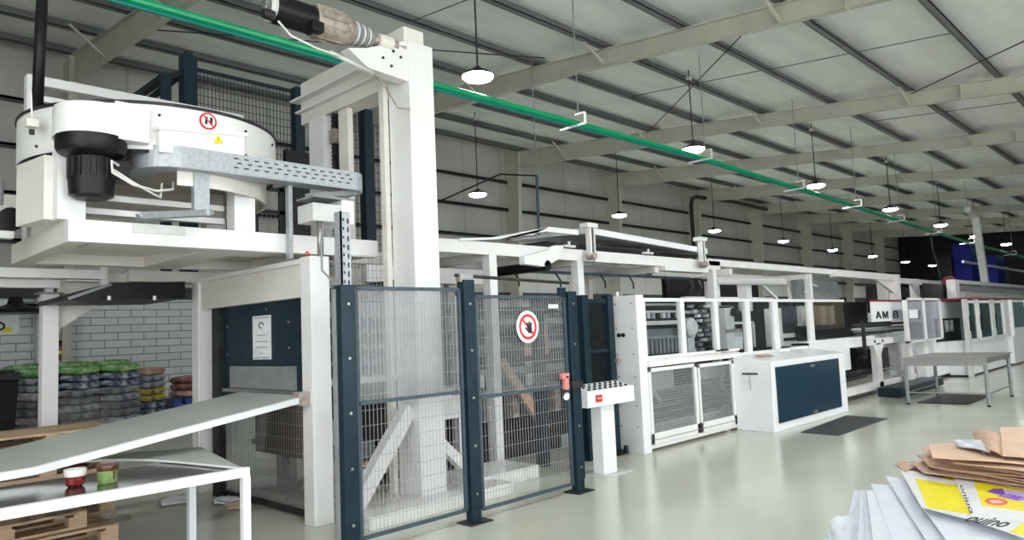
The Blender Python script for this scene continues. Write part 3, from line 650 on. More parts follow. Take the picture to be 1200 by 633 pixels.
MB().tube([(3.55, 5.64, 4.29), (4.02, 5.64, 4.20)], .022, 8).build('conduit', 'lgrey', t); MB().tube([(4.02, 5.64, 4.20), (4.15, 5.66, 4.14), (4.35, 5.69, 3.93), (4.5, 5.69, 3.95)], .009, 6).build('cable', 'gearbox', t)

# ---- back fence on the upper level
t = thing('upper_guard_fence', 'dark blue tall posts with fine mesh standing behind the turntable drum', 'fence', (4.8, 9.0, 0))
for x, w_, z1 in ((3.35, .10, 5.0), (3.62, .17, 5.28), (5.13, .14, 5.2), (6.26, .16, 5.1)):
    MB().box(x-w_/2, x+w_/2, 9-w_/2, 9+w_/2, 2.55, z1).build('post', 'navy', t, .004)
MB().box(3.62, 5.2, 8.98, 9.02, 5.12, 5.16).build('rail', 'wire_dark', t); MB().box(3.62, 5.1, 8.98, 9.02, 3.98, 4.02).build('rail', 'wire_dark', t)
MB().box(2.9, 8.6, 8.86, 9.14, 2.42, 2.55).build('sill_beam', 'cream', t)
MB().mesh_grid(3.72, 5.06, 4.0, 5.12, 9.0, .05, .10, .006).build('mesh_panel', 'wire_dark', t)
MB().mesh_grid(5.3, 6.2, 2.7, 5.1, 9.0, .06, .12, .006).build('mesh_panel', 'wire_dark', t)
MB().mesh_grid(6.34, 6.9, 2.7, 4.9, 9.0, .06, .12, .006).build('mesh_panel', 'wire_dark', t)
MB().bar((3.62, 9, 5.1), (3.35, 9, 4.95), .06).bar((3.35, 9, 4.97), (3.35, 11.6, 4.97), .08).bar((3.55, 9, 5.05), (3.6, 11.6, 5.0), .06).build('handrail', 'wire_dark', t)
MB().cyl((3.62, 9, 5.28), (3.62, 9, 5.34), .06, 10).build('post_cap', 'dark', t)
t = thing('black_window_grid', 'black metal grid panel standing behind the turntable between its legs', 'grid panel', (4.6, 8.6, 2.6))
mb = MB()
for x in (4.0, 4.35, 4.7): mb.box(x-.03, x+.03, 8.70, 8.74, 2.7, 4.0)
for z in (2.75, 3.05, 3.35, 3.65): mb.box(4.0, 4.75, 8.70, 8.74, z-.025, z+.025)
mb.build('grid_bar', 'black', t); MB().mesh_grid(4.0, 4.75, 2.7, 4.0, 8.72, .06, .08, .005).build('grid_mesh', 'wire', t)
MB().box(4.75, 5.25, 8.66, 8.74, 2.55, 4.2).build('side_panel', 'black', t)

# ---- beam behind mast at 2.5 m
t = thing('mezzanine_rail', 'cream low rail and mesh at the foot of the upper guard fence', 'rail', (5, 8.2, 2.5))
MB().box(4.9, 6.9, 7.1, 7.22, 2.32, 2.52).build('rail_beam', 'white', t) ; MB().mesh_grid(3.9, 4.5, 2.05, 2.5, 6.2, .05, .08, .004).build('low_mesh', 'wire', t)
MB().prism([(3.92, 6.6, 2.05), (4.3, 6.6, 2.05), (4.2, 6.6, 2.15), (3.92, 6.6, 2.15)], (0, .05, 0)).build('guide_wedge', 'black', t)

# ================================================================ FRONT FENCE
FY = 4.90
t = thing('safety_fence', 'dark blue fence post with grey mesh door panel in front of the tall mast', 'fence', (3.8, FY, 0))
def post(x, y, z1, t, w_=.13):
    p = MB().box(x-w_/2, x+w_/2, y-.05, y+.05, .13 if w_ > .12 else 0, z1).build('post', 'navy', t, .005)
    MB().box(x-.055, x+.055, y-.04, y+.04, 0, .16).build('foot', 'navy', p); MB().box(x-.13, x+.13, y-.11, y+.09, 0, .012).build('base_plate', 'dark', p)
    mb = MB()
    for k in range(5): mb.cyl((x, y-.056, .25+.42*k), (x, y-.05, .25+.42*k), .012, 8)
    mb.build('bolt', 'steel', p); return p
def panel(x0, x1, y, z0, z1, zm, t, clear_top=True):
    fr = MB()
    for a, b in (((x0, z0), (x0, z1)), ((x1, z0), (x1, z1)), ((x0, z1), (x1, z1)), ((x0, z0), (x1, z0)), ((x0, zm), (x1, zm))): fr.bar((a[0], y, a[1]), (b[0], y, b[1]), .028, .028, up=(0,1,0))
    f = fr.build('panel_frame', 'bluegrey', t)
    MB().mesh_grid(x0, x1, z0, z1, y+.012, .038, .125, .0030).build('wire_mesh', 'wire', f)
    if clear_top: MB().box(x0, x1, y+.020, y+.026, zm, z1).build('clear_sheet', 'acrylic', f)
    return f
post(3.17, FY, 2.08, t)
MB().box(3.08, 3.11, FY+.02, FY+.05, 0, 2.05).build('hinge_strip', 'grey', t)
panel(3.27, 4.36, FY, .12, 2.06, 1.15, t)
MB().box(3.255, 3.27, FY+.03, FY+.05, .1, 1.6).build('slotted_strip', 'galv', t)
t = thing('safety_gate', 'mesh gate with round red no entry sign between two dark blue posts', 'gate', (5.2, FY, 0))
post(4.45, FY, 2.15, t)
post(5.91, FY, 2.06, t)
panel(4.56, 5.82, FY, .09, 2.0, 1.08, t)
MB().cyl((4.33, FY, 2.19), (5.91, FY, 2.15), .016, 10).build('top_bar', 'dark', t)
MB().box(5.74, 5.84, FY-.02, FY+.02, 2.0, 2.1).build('bar_bracket', 'navy', t)
MB().box(4.36, 4.52, FY-.03, FY+.03, 2.13, 2.2).build('bar_bracket', 'steel', t)
lk = MB().box(5.68, 5.79, FY-.06, FY-.01, 1.16, 1.22).box(5.72, 5.78, FY-.06, FY-.01, 1.05, 1.2).build('gate_lock', 'pinkred', t, .01)
MB().cyl((5.68, FY-.09, .98), (5.74, FY-.05, 1.0), .03, 10).build('key_ring', 'white2', lk); MB().box(5.8, 5.97, FY-.08, FY-.04, 1.06, 1.13).build('latch_bolt', 'dark', lk)
c = V((5.225, FY-.024, 1.705)); n_ = (0, -1, 0)
sg = disc(c, .158, n_, 40).build('no_entry_sign', 'print_white', t)
def ring(c, r0, r1, th, n=40):
    vs = []; fs = []
    for k in range(n):
        q = 2*math.pi*k/n
        for r, dy in ((r0, 0), (r1, 0), (r1, -th), (r0, -th)): vs.append((c[0]+r*math.cos(q), c[1]+dy, c[2]+r*math.sin(q)))
    for k in range(n):
        for j in range(4): fs.append((4*k+j, 4*((k+1) % n)+j, 4*((k+1) % n)+(j+1) % 4, 4*k+(j+1) % 4))
    return MB().add(vs, fs)
ring(c+V((0, -.004, 0)), .098, .125, .003).build('red_ring', 'red', sg)
MB().bar(c+V((-.078, -.006, .078)), c+V((.078, -.006, -.078)), .022, .003, up=(0,1,0)).build('red_slash', 'red', sg)
hd = MB(); h0 = c+V((.015, -.010, -.025)); hd.prism([h0+V((-.028, 0, .03)), h0+V((-.03, 0, -.015)), h0+V((-.012, 0, -.038)), h0+V((.022, 0, -.038)), h0+V((.034, 0, -.01)), h0+V((.030, 0, .03))], (0, -.003, 0))
for dx, l, sl in ((-.022, .040, -.010), (-.006, .052, -.003), (.009, .050, .003), (.024, .040, .009)): hd.bar(h0+V((dx, -.0015, .02)), h0+V((dx+sl, -.0015, .025+l)), .0115, .003, up=(0,1,0))
hd.bar(h0+V((-.026, -.0015, -.012)), h0+V((-.056, -.0015, .018)), .013, .003, up=(0,1,0))
hd.build('hand_symbol', 'ink', sg)
tg = MB().box(5.55, 5.70, FY-.024, FY-.02, 1.885, 1.925).build('small_label', 'print_white', t)

# ---- operator button stand
t = thing('button_stand', 'white pedestal with push button panel right of the mesh gate', 'control stand', (6.8, 5.2, 0))
MB().box(6.68, 6.93, 5.15, 5.30, .012, .82).build('pedestal', 'white2', t, .005); MB().box(6.6, 7.1, 5.06, 5.36, 0, .012).build('base_plate', 'lgrey', t)
hb = MB().hexa([(6.36, 5.08, .79), (7.25, 5.08, .79), (7.25, 5.34, .79), (6.36, 5.34, .79), (6.36, 5.08, .97), (7.25, 5.08, .97), (7.25, 5.34, 1.03), (6.36, 5.34, 1.03)]).build('console_head', 'white2', t, .005)
for r_ in range(3):
    for k in range(8):
        x = 6.44+.1*k; y = 5.12+.075*r_; z = .975+.0173*r_; MB().cyl((x, y, z), (x, y, z+.022), .017, 10).build('push_button', ['black', 'black', 'green' if k == 2 else 'dark'][r_], hb)
MB().box(6.50, 6.62, 5.076, 5.08, .84, .92).build('red_mark', 'red', hb); MB().box(6.53, 6.60, 5.073, 5.077, .875, .89).build('red_mark_text', 'pink', hb)

# second fence section behind the stand
t = thing('rear_fence_section', 'narrow dark blue fence bay beside the white machine end plate', 'fence', (7.7, 5.9, 0))
for x in (7.38, 7.92):
    MB().box(x-.06, x+.06, 5.85, 5.95, 0, 2.1).build('post', 'navy', t, .004)
MB().box(7.44, 7.86, 5.88, 5.92, 2.0, 2.05).box(7.44, 7.86, 5.88, 5.92, 1.35, 1.39).box(7.44, 7.86, 5.88, 5.92, .15, .19).build('rail', 'navy', t)
MB().mesh_grid(7.44, 7.86, .17, 2.0, 5.9, .04, .12, .004).build('wire_mesh', 'wire_dark', t)
MB().box(7.82, 8.05, 5.78, 5.98, 0, .05).cyl((7.95, 5.75, .03), (7.95, 5.75, .12), .03, 8).build('floor_bracket', 'black', t)

# ================================================================ PRESS BEHIND THE FENCE
t = thing('transfer_press', 'cream and dark press frame standing behind the mesh gate', 'press', (6.5, 6.8, 0))
for x, y in ((5.55, 6.3), (5.74, 6.3)): MB().box(x-.045, x+.045, y-.05, y+.05, .14, 2.1).build('upright', 'white', t, .004)
MB().box(4.95, 5.5, 5.9, 6.1, .78, 1.02).build('side_cover', 'white', t, .005)
MB().box(5.1, 6.25, 5.75, 6.4, 0, .14).build('base_beam', 'white', t, .005)
for x in (5.3, 6.3, 7.0, 7.6): MB().box(x-.08, x+.08, 7.9, 8.05, 0, 2.2).build('rear_upright', 'grey', t)
MB().box(5.2, 8.05, 7.6, 7.7, .0, 1.3).build('rear_cover', 'black', t); MB().box(5.2, 8.05, 8.1, 8.15, 0, 2.2).build('rear_sheet', 'dark', t); MB().box(6.1, 8.0, 6.9, 7.5, 0.0, .5).build('lower_housing', 'dark', t, .01)  # dark rear_sheet added to stand in for gloom behind the gate
for k in range(7): MB().box(6.0+.28*k, 6.12+.28*k, 6.7, 6.9, .55, .95).build('gripper_block', ['gearbox', 'grey', 'black'][k % 3], t, .01); MB().box(6.25, 8.05, 7.1, 7.9, .75, .85).build('bed', 'grey', t)
mb = MB()
for k in range(6): MB().cyl((5.9, 6.8+.0*k, 1.15+.16*k), (8.05, 6.8, 1.15+.16*k), .05, 12).build('roller', ['galv', 'dark'][k % 2], t)
MB().box(5.95, 6.05, 6.7, 6.9, .1, 2.05).build('side_frame', 'grey', t)
MB().box(6.72, 6.84, 6.1, 6.22, .0, 2.1).build('inner_post', 'navy', t)
MB().bar((6.55, 6.6, 1.3), (7.35, 6.6, .35), .12, .06, up=(0,1,0)).build('diagonal_plank', 'kraft', t)
MB().box(6.1, 7.9, 6.95, 7.0, 1.35, 1.95).build('grey_guard', 'grey', t)
MB().box(6.9, 7.35, 6.5, 6.52, 1.35, 1.75).build('kraft_sheet', 'kraft', t)
MB().box(6.0, 6.2, 6.55, 6.7, 1.0, 1.15).build('valve_block', 'lgrey', t)
t = thing('stacking_unit', 'dark machine with rows of grippers seen through the first mesh door', 'machine', (4.2, 7.0, 0))
MB().box(3.75, 5.1, 6.6, 7.6, .5, 1.25).build('housing', 'black', t, .01)
for r_ in range(4):
    b = MB().box(3.8, 5.0, 6.55, 6.6, 1.36+.16*r_, 1.38+.16*r_).build('gripper_bar', 'galv', t)
    g = MB()
    for k in range(12): g.box(3.84+.1*k, 3.87+.1*k, 6.50, 6.56, 1.28+.16*r_, 1.40+.16*r_)
    g.build('gripper', 'dark', b)
MB().box(3.75, 5.1, 6.62, 6.66, 1.25, 2.05).build('back_plate', 'grey', t)
MB().box(3.8, 5.1, 6.4, 6.5, 1.2, 1.26).build('front_beam', 'white', t); MB().box(3.75, 4.45, 6.4, 6.6, .45, .60).build('lower_beam', 'grey', t)
MB().box(3.7, 5.2, 6.4, 7.6, 0, .12).build('base', 'lgrey', t)
for k in range(3): tag(MB().sheet((4.05+.1*k, 6.3, .30+.05*k), (4.75, 6.28, .30+.05*k), (4.75, 6.7, .33+.05*k), (4.0, 6.7, .33+.05*k), .02, 4, wav=.008, seed=k).build('carton_blank', 'kraft2'), 'brown carton blank behind the column brace, %s of three' % ['lowest', 'middle', 'top'][k], 'carton', 'carton blanks behind the mast')
# inside the booth
t = thing('delivery_frame', 'cream machine frame seen through the booth mesh below the belt', 'machine', (4.6, 7.3, 0))
MB().box(4.0, 5.2, 6.6, 8.2, .5, .56).build('delivery_bed', 'grey', t); MB().box(4.9, 4.95, 6.4, 8.3, 0, 2.3).build('inner_wall', 'dark', t); MB().box(3.95, 4.05, 6.5, 6.6, 0, .9).build('frame_leg', 'galv', t); MB().box(3.95, 4.05, 7.4, 7.5, 0, .9).build('frame_leg', 'galv', t)
MB().box(3.95, 4.1, 6.3, 8.0, .88, .96).build('cross_bar', 'dark', t)
MB().tube([(3.75, 6.3, .85), (3.73, 6.35, .55), (3.74, 6.5, .3), (3.78, 6.7, .2)], .02, 6).build('hose', 'lgrey', t)
for k, (y, z) in enumerate(((6.9, .56), (7.3, .56), (7.1, .64))):
    tag(MB().sheet((4.05, y, z+.02), (4.05, y+.6, z+.02), (4.7, y+.6, z+.05), (4.7, y, z+.05), .04, 4, wav=.01, seed=k).build('carton_bundle', ['kraft', 'yellow', 'kraft2'][k]), ['tan', 'yellow', 'pale brown'][k]+' carton bundle lying inside the booth under the belt', 'carton')

# ================================================================ UPPER DECK
DY = 6.5
t = thing('overhead_conveyor', 'long white overhead conveyor frame running right of the tall mast', 'conveyor', (9, DY, 0))
MB().box(4.9, 12.1, DY-.06, DY+.06, 2.63, 2.79).build('side_beam', 'white', t, .005); MB().box(4.9, 12.1, 7.9, 8.02, 2.63, 2.79).build('side_beam', 'white', t, .005)
MB().box(11.7, 19.5, DY-.06, DY+.06, 2.70, 2.82).build('side_beam', 'white', t, .005); MB().box(11.7, 19.5, 7.9, 8.02, 2.66, 2.78).build('side_beam', 'white', t)
for x in (6.32, 8.05, 11.87, 16.14):
    MB().box(x-.065, x+.065, DY-.066, DY+.064, 0, 2.68).build('post', 'white', t, .005)
for x in (6.9, 10.14, 13.2, 14.1, 18.6):
    MB().box(x-.05, x+.05, 7.9, 8.02, 0, 2.66).build('post', 'cream', t, .005)
for x, z in ((6.32, 2.62), (8.05, 2.62), (10.1, 2.58), (12.6, 2.62), (16.1, 2.62)): MB().box(x-.06, x+.06, DY, 8.0, z-.05, z+.06).build('cross_beam', 'cream', t)
MB().box(10.2, 11.6, DY-.1, DY+.1, 2.56, 2.64).build('drip_tray', 'white', t)
# tilting link plates
MB().prism([(6.75, 6.3, 2.52), (7.15, 6.3, 2.50), (7.45, 6.3, 2.62), (7.55, 6.3, 2.8), (7.4, 6.3, 2.8), (7.2, 6.3, 2.72), (6.75, 6.3, 2.62)], (0, .1, 0)).build('link_plate', 'white', t, .005)
MB().cyl((7.2, 6.3, 2.52), (7.2, 7.9, 2.52), .07, 14).build('roller', 'black', t)
MB().box(7.4, 12.0, 7.0, 7.06, 2.50, 2.54).build('cable_duct', 'bluegrey', t)
for k in range(5):
    x = 7.3+.95*k+random.uniform(-.15, .15); MB().tube([(x, 7.0, 2.52), (x+.12, 7.0, 2.40), (x+.12, 7.0, 2.30)], .015, 5).build('hose_bracket', 'dark', t)
# white tilted cover boards on top
mb = MB().prism([(5.75, 6.4, 2.80), (6.4, 6.4, 2.855), (7.05, 6.4, 2.93), (7.35, 6.4, 3.05), (7.35, 6.4, 3.0), (6.4, 6.4, 2.83), (5.75, 6.4, 2.77)], (0, 1.4, 0)).build('wing_cover', 'white2', t)
MB().box(7.35, 8.0, 6.4, 6.44, 2.99, 3.06).build('cover_edge', 'white', t)
MB().hexa([(8.2, 6.4, 3.03), (11.6, 6.4, 2.90), (11.6, 7.9, 2.98), (8.2, 7.9, 3.1), (8.2, 6.4, 3.12), (11.6, 6.4, 2.99), (11.6, 7.9, 3.0), (8.2, 7.9, 3.12)]).build('cover_board', 'white2', t)
MB().box(7.4, 11.6, 6.46, 7.9, 2.86, 2.88).build('belt_underside', 'dark', t)
for x in (8.2, 11.3):
    b = MB().box(x-.07, x-.03, 6.3, 6.38, 2.62, 3.14).box(x+.03, x+.05, 6.3, 6.38, 2.62, 3.14).build('lift_column', 'white', t, .004); MB().box(x-.14, x+.10, 6.28, 6.42, 3.10, 3.16).build('column_head', 'white', b); MB().cyl((x+.0, 6.32, 2.66), (x+.0, 6.32, 3.1), .014, 8).build('spindle', 'dark', b)
    MB().cyl((x-.1, 6.2, 2.68), (x-.1, 6.34, 2.68), .05, 12).build('hand_knob', 'gearbox', b)
for x in (7.75, 9.7): MB().box(x-.12, x+.12, 6.36, 6.42, 2.80, 2.83).cyl((x, 6.38, 2.8), (x, 6.38, 2.88), .02, 8).build('clamp', 'lgrey', t)
# second deck unit
t = thing('upper_drive_unit', 'white upper drive unit with dark rollers above the guard windows', 'machine', (14, 7, 0))
MB().cyl((12.7, 6.9, 2.48), (15.8, 6.9, 2.52), .07, 12).build('top_pipe', 'white', t); MB().box(12.1, 16.0, 7.2, 7.3, 2.1, 2.2).build('inner_beam', 'white', t)
for x in (12.95, 14.3): MB().box(x-.12, x+.12, 7.0, 7.2, 1.9, 2.5).build('bearing_plate', 'white', t)
MB().box(12.1, 16.0, 7.6, 7.7, 2.0, 2.6).build('dark_cover', 'black', t)
for x in (12.3, 12.6): MB().tube([(x, 7.3, 2.1), (x+.1, 7.2, 2.4), (x+.2, 7.3, 2.5)], .04, 8).build('hose', 'dark', t)
MB().bar((14.8, 7.0, 2.5), (15.6, 7.0, 2.15), .06).build('strut', 'white', t)
MB().box(16.4, 19.0, 6.9, 7.0, 2.15, 2.6).build('inner_panel', 'grey', t); MB().tube([(16.6, 6.8, 2.3), (17.0, 6.8, 2.5), (17.4, 6.8, 2.45)], .02, 6).build('cable', 'cable', t)
t = thing('end_gantry', 'white gantry with corner gusset closing the overhead conveyor at the right', 'gantry', (20.5, 6.4, 0))
MB().box(21.6, 21.91, 6.29, 6.51, 0, 2.81).build('post', 'white', t, .005); MB().box(17.4, 21.9, 6.3, 6.5, 2.64, 2.80).build('beam', 'white', t, .005)
MB().prism([(21.6, 6.36, 2.64), (20.2, 6.36, 2.64), (21.6, 6.36, 2.3)], (0, .08, 0)).build('gusset', 'white', t)
t = thing('window_frame_unit', 'low white window frame unit behind the gantry at the far right', 'frame', (25, 7, 0))
for x in (22.7, 25.8, 28.5): MB().box(x-.14, x+.14, 6.89, 7.11, 0, 2.83).build('post', 'white', t)
MB().box(22.7, 28.6, 6.9, 7.1, 2.66, 2.82).build('beam', 'white', t); MB().box(22.8, 28.5, 7.4, 7.5, 1.8, 2.6).build('dark_panel', 'dark', t); MB().box(28.7, 31.5, 6.6, 7.0, 1.9, 2.8).build('grey_cabinet', 'bluegrey', t, .01)

# ================================================================ FEEDER GUARD
GY = 5.57
t = thing('feeder_guard', 'white guarded machine section with bolted end plate, windows and two mesh doors', 'machine guard', (10, 5.9, 0))
ep = MB().box(8.09, 8.27, GY-.01, 5.99, .0, 2.09).build('end_plate', 'white2', t, .006)
bt = MB()
for y in (5.64, 5.9):
    for z in (.35, .62, 1.0, 1.3, 1.65, 1.98): bt.cyl((8.078, y, z), (8.09, y, z), .012, 8)
bt.build('bolt', 'steel', ep); MB().cyl((8.07, 5.86, 1.56), (8.09, 5.86, 1.56), .028, 12).cyl((8.07, 5.79, 1.56), (8.09, 5.79, 1.56), .028, 12).build('sensor_hole', 'black', ep)
MB().cyl((8.0, 5.88, 1.22), (8.09, 5.88, 1.22), .03, 10).box(7.95, 8.0, 5.8, 5.92, 1.2, 1.26).build('handle', 'gearbox', ep)
MB().cyl((8.15, 5.9, 2.09), (8.15, 5.9, 2.15), .02, 8).build('pin', 'white', ep)
MB().box(8.27, 15.6, GY, GY+.06, 2.00, 2.05).build('top_rail', 'white', t, .003)
MB().hexa([(8.27, GY-.05, 1.12), (10.9, GY-.05, 1.12), (10.9, GY+.12, 1.12), (8.27, GY+.12, 1.12), (8.27, GY-.05, 1.20), (10.9, GY-.05, 1.17), (10.9, GY+.12, 1.25), (8.27, GY+.12, 1.26)]).build('ledge', 'white', t, .004)
MB().box(8.27, 10.9, GY, GY+.06, 1.22, 1.26).box(10.9, 13.8, GY, GY+.06, 1.14, 1.18).build('lower_rail', 'white', t)
for x0, x1 in ((8.27, 8.31), (9.2, 9.31), (10.18, 10.29), (11.20, 11.36), (12.22, 12.42), (13.75, 13.95)): MB().box(x0, x1, GY-.005, GY+.065, 1.16, 2.02).build('mullion', 'white', t, .003)
for x0, x1 in ((8.31, 9.2), (9.31, 10.18), (10.29, 11.2), (11.36, 12.22), (12.42, 13.75)): MB().box(x0, x1, GY+.03, GY+.035, 1.2, 2.0).build('window_pane', 'glass', t)
MB().box(13.95, 15.6, GY+.03, GY+.038, 1.48, 2.0).build('window_pane', 'smoke', t)
MB().box(10.15, 10.5, GY-.03, GY+.05, 1.24, 1.262).build('latch_plate', 'black', t)
def mdoor(x0, x1, z0, z1, label):
    fr = MB()
    f_ = .07
    fr.box(x0, x1, GY-.03, GY+.02, z1-.05, z1).box(x0, x1, GY-.03, GY+.02, z0, z0+.14).box(x0, x0+.05, GY-.03, GY+.02, z0, z1).box(x1-f_, x1, GY-.03, GY+.02, z0, z1)
    d = fr.build('door', 'white', t, .003); MB().mesh_grid(x0+.05, x1-f_, z0+.14, z1-.05, GY-.005, .04, .04, .006).build('mesh_infill', 'wire', d)
    MB().box(x0+.05, x1-f_, GY+.004, GY+.008, z0+.14, z1-.05).build('pane', 'glass', d)
    MB().box(x0, x1, GY-.035, GY-.03, z0+.05, z0+.06).build('seam', 'grey', d)
mdoor(8.27, 9.50, .10, 1.10, ''); mdoor(9.54, 10.62, .10, 1.08, '')
MB().box(10.62, 10.84, GY-.02, GY+.05, .10, 1.10).build('door_post', 'lgrey', t); MB().box(10.68, 10.71, GY-.03, GY-.02, .12, 1.10).build('dark_gap', 'dark', t)
MB().box(8.27, 10.9, GY+.0, GY+.05, .04, .10).build('bottom_rail', 'white', t)
for x in (8.2, 10.4): MB().box(x-.08, x+.08, GY+.02, GY+.2, 0, .05).build('foot', 'steel', t)
# interior
t = thing('feeder_rollers', 'dark roller stack and grey motors inside the guarded feeder section', 'machine', (9.8, 6.6, 0))
MB().box(8.3, 16.4, 7.5, 7.55, .2, 2.15).build('back_wall_plate', 'dark', t); MB().box(16.4, 24, 7.9, 7.95, 0, 2.15).build('back_wall_plate', 'dark', t)
for k in range(5): MB().cyl((8.7, 6.2+.08*(k % 2), 1.99-.055*k), (10.3, 6.2+.08*(k % 2), 1.99-.055*k), .022, 10).build('roller', ['galv', 'dark', 'lgrey'][k % 3], t)
for k in range(8): MB().box(9.15+.14*k, 9.22+.14*k, 6.1, 6.16, 1.78, 1.86).build('gripper_block', ['lgrey', 'galv', 'dark'][k % 3], t)
MB().box(8.75, 10.0, 5.98, 6.04, 1.68, 1.74).build('cross_beam', 'white', t, .004); MB().box(8.8, 10.1, 6.05, 6.09, 1.48, 1.51).build('cross_bar', 'galv', t)
fb = MB().box(8.9, 10.15, 6.1, 6.12, 1.25, 1.62).build('slat_panel', 'grey', t); mb = MB()
for k in range(11): mb.box(8.95+.11*k, 8.965+.11*k, 6.09, 6.1, 1.25, 1.46)
mb.build('slat_pattern', 'dark', fb)
for k in range(10):
    MB().cyl((10.7, 6.5, 1.22+.082*k), (12.4, 6.5, 1.22+.082*k), .03, 10).build('roller', ['black', 'dark', 'galv'][k % 3], t)
    for q in range(4): x = 10.9+.27*q+.11*((k*5) % 3); MB().box(x, x+.11, 6.40, 6.46, 1.21+.082*k, 1.26+.082*k).build('roller_clamp', ['lgrey', 'galv', 'dark', 'white'][(k+q) % 4], t)
MB().lathe((9.92, 5.98, 1.62), (9.92, 5.78, 1.62), [(0, .15), (.8, .15), (1, .11)], 20).build('gear_motor', 'lgrey', t); MB().box(10.0, 10.2, 5.95, 6.1, 1.15, 1.5).build('motor_stand', 'lgrey', t, .01)
MB().box(12.35, 12.5, 6.5, 6.6, 1.2, 2.0).build('inner_post', 'bluegrey', t)
b = MB().box(11.35, 11.62, 6.0, 6.2, 1.2, 1.92).build('servo_housing', 'white', t, .01); MB().cyl((11.5, 5.95, 1.85), (11.6, 5.92, 1.82), .07, 12).build('servo_cap', 'dark', b); MB().box(11.3, 11.85, 5.98, 6.0, 1.50, 1.56).build('servo_plate', 'gearbox', b)
MB().box(11.6, 12.0, 6.05, 6.25, 1.2, 1.42).build('valve_box', 'white', t, .01); MB().box(11.75, 12.0, 6.3, 6.4, 1.45, 1.7).build('valve_block', 'gearbox', t)
MB().box(11.9, 13.0, 6.3, 6.36, 1.64, 1.68).box(12.95, 13.0, 6.3, 6.36, 1.2, 1.68).build('inner_frame', 'white', t)
MB().box(13.0, 13.3, 5.9, 6.1, 1.2, 1.9).build('inner_post', 'cream', t, .004); MB().box(12.3, 12.9, 6.5, 6.6, 1.3, 1.5).build('drive_box', 'lgrey', t)
MB().box(12.3, 13.4, 6.9, 7.0, 1.5, 2.0).build('grey_panel', 'grey', t); MB().box(13.8, 15.3, 6.2, 6.25, 1.62, 1.95).build('blue_panel', 'bluegrey', t)
MB().box(13.5, 17.0, 6.0, 6.1, 1.34, 1.42).build('long_rail', 'white', t); MB().box(14.2, 14.32, 5.9, 6.0, 1.1, 1.6).build('inner_post', 'white', t)
for k in range(4): MB().box(14.7+.5*k, 14.95+.5*k, 6.1, 6.2, 1.48, 1.95).build('acrylic_rib', ['cream', 'lgrey'][k % 2], t)
# lower interior
t = thing('feeder_bed', 'white plates and grey slatted bed low inside the mesh doors', 'machine', (9.5, 6.2, 0))
MB().box(8.75, 9.45, 5.9, 5.93, .75, 1.02).build('white_plate', 'white', t); MB().box(10.1, 11.0, 5.9, 5.93, .80, 1.05).build('white_plate', 'white', t)
MB().bar((8.8, 5.9, .8), (9.05, 5.9, .58), .08, .03, up=(0,1,0)).build('bracket', 'white', t)
MB().hexa([(8.3, 6.1, .30), (12.0, 6.1, .30), (12.0, 6.7, .62), (8.3, 6.7, .62), (8.3, 6.1, .34), (12.0, 6.1, .34), (12.0, 6.7, .66), (8.3, 6.7, .66)]).build('sloping_bed', 'grey', t)
mb = MB()
for k in range(5): mb.cyl((8.3, 6.05+.08*k, .38+.07*k), (12.0, 6.05+.08*k, .38+.07*k), .02, 8)
mb.build('slat_rail', 'galv', t); MB().box(8.3, 10.8, 5.85, 5.9, .15, .30).build('white_beam', 'white', t)
MB().box(8.3, 12.6, 7.2, 7.25, .1, 1.2).build('rear_plate', 'dark', t)

# ---- control cabinet
t = thing('control_cabinet', 'white control cabinet with large petrol blue front panel on the floor', 'cabinet', (12.1, 5.2, 0))
bd = MB().hexa([(10.60, 4.94, .0), (13.62, 4.94, .0), (13.62, 5.58, .0), (10.66, 5.58, .0), (10.66, 4.94, 1.05), (13.62, 4.94, 1.05), (13.62, 5.56, 1.15), (10.66, 5.56, 1.15)]).build('cabinet_body', 'white2', t, .012)
dp = MB().box(10.76, 13.28, 4.918, 4.94, .12, .965).build('blue_door', 'teal_panel', t, .004)
for z in (.905, .16): MB().cyl((12.1, 4.90, z), (12.1, 4.918, z), .028, 12).box(12.02, 12.18, 4.905, 4.918, z-.012, z+.012).build('latch', 'steel', dp)
hk = MB().box(10.60, 10.615, 5.15, 5.40, .86, .885).build('tool_hook', 'dark', t); MB().cyl((10.60, 5.28, .62), (10.60, 5.28, .86), .008, 6).build('tool_rod', 'steel', hk)
t2 = thing('paper_slip', 'tan paper slip lying on top of the control cabinet', 'paper', (11.0, 5.4, 1.14))
MB().prism([(10.95, 5.25, 1.112), (11.35, 5.2, 1.104), (11.45, 5.36, 1.13), (11.1, 5.42, 1.138)], (0, 0, .004)).build('slip', 'kraft', t2)
tag(MB().box(12.0, 12.4, 5.40, 5.56, 1.14, 1.18).build('document_tray', 'white2', None, .004), 'small white tray on the back edge of the control cabinet top', 'tray')
mt = MB().prism([(10.78, 4.62, 0), (10.70, 4.05, 0), (12.83, 4.05, 0), (12.95, 4.75, 0)], (0, 0, .012)).build('floor_mat', 'rubber')
tag(mt, 'dark grey ribbed rubber mat on the floor before the blue cabinet panel', 'mat')

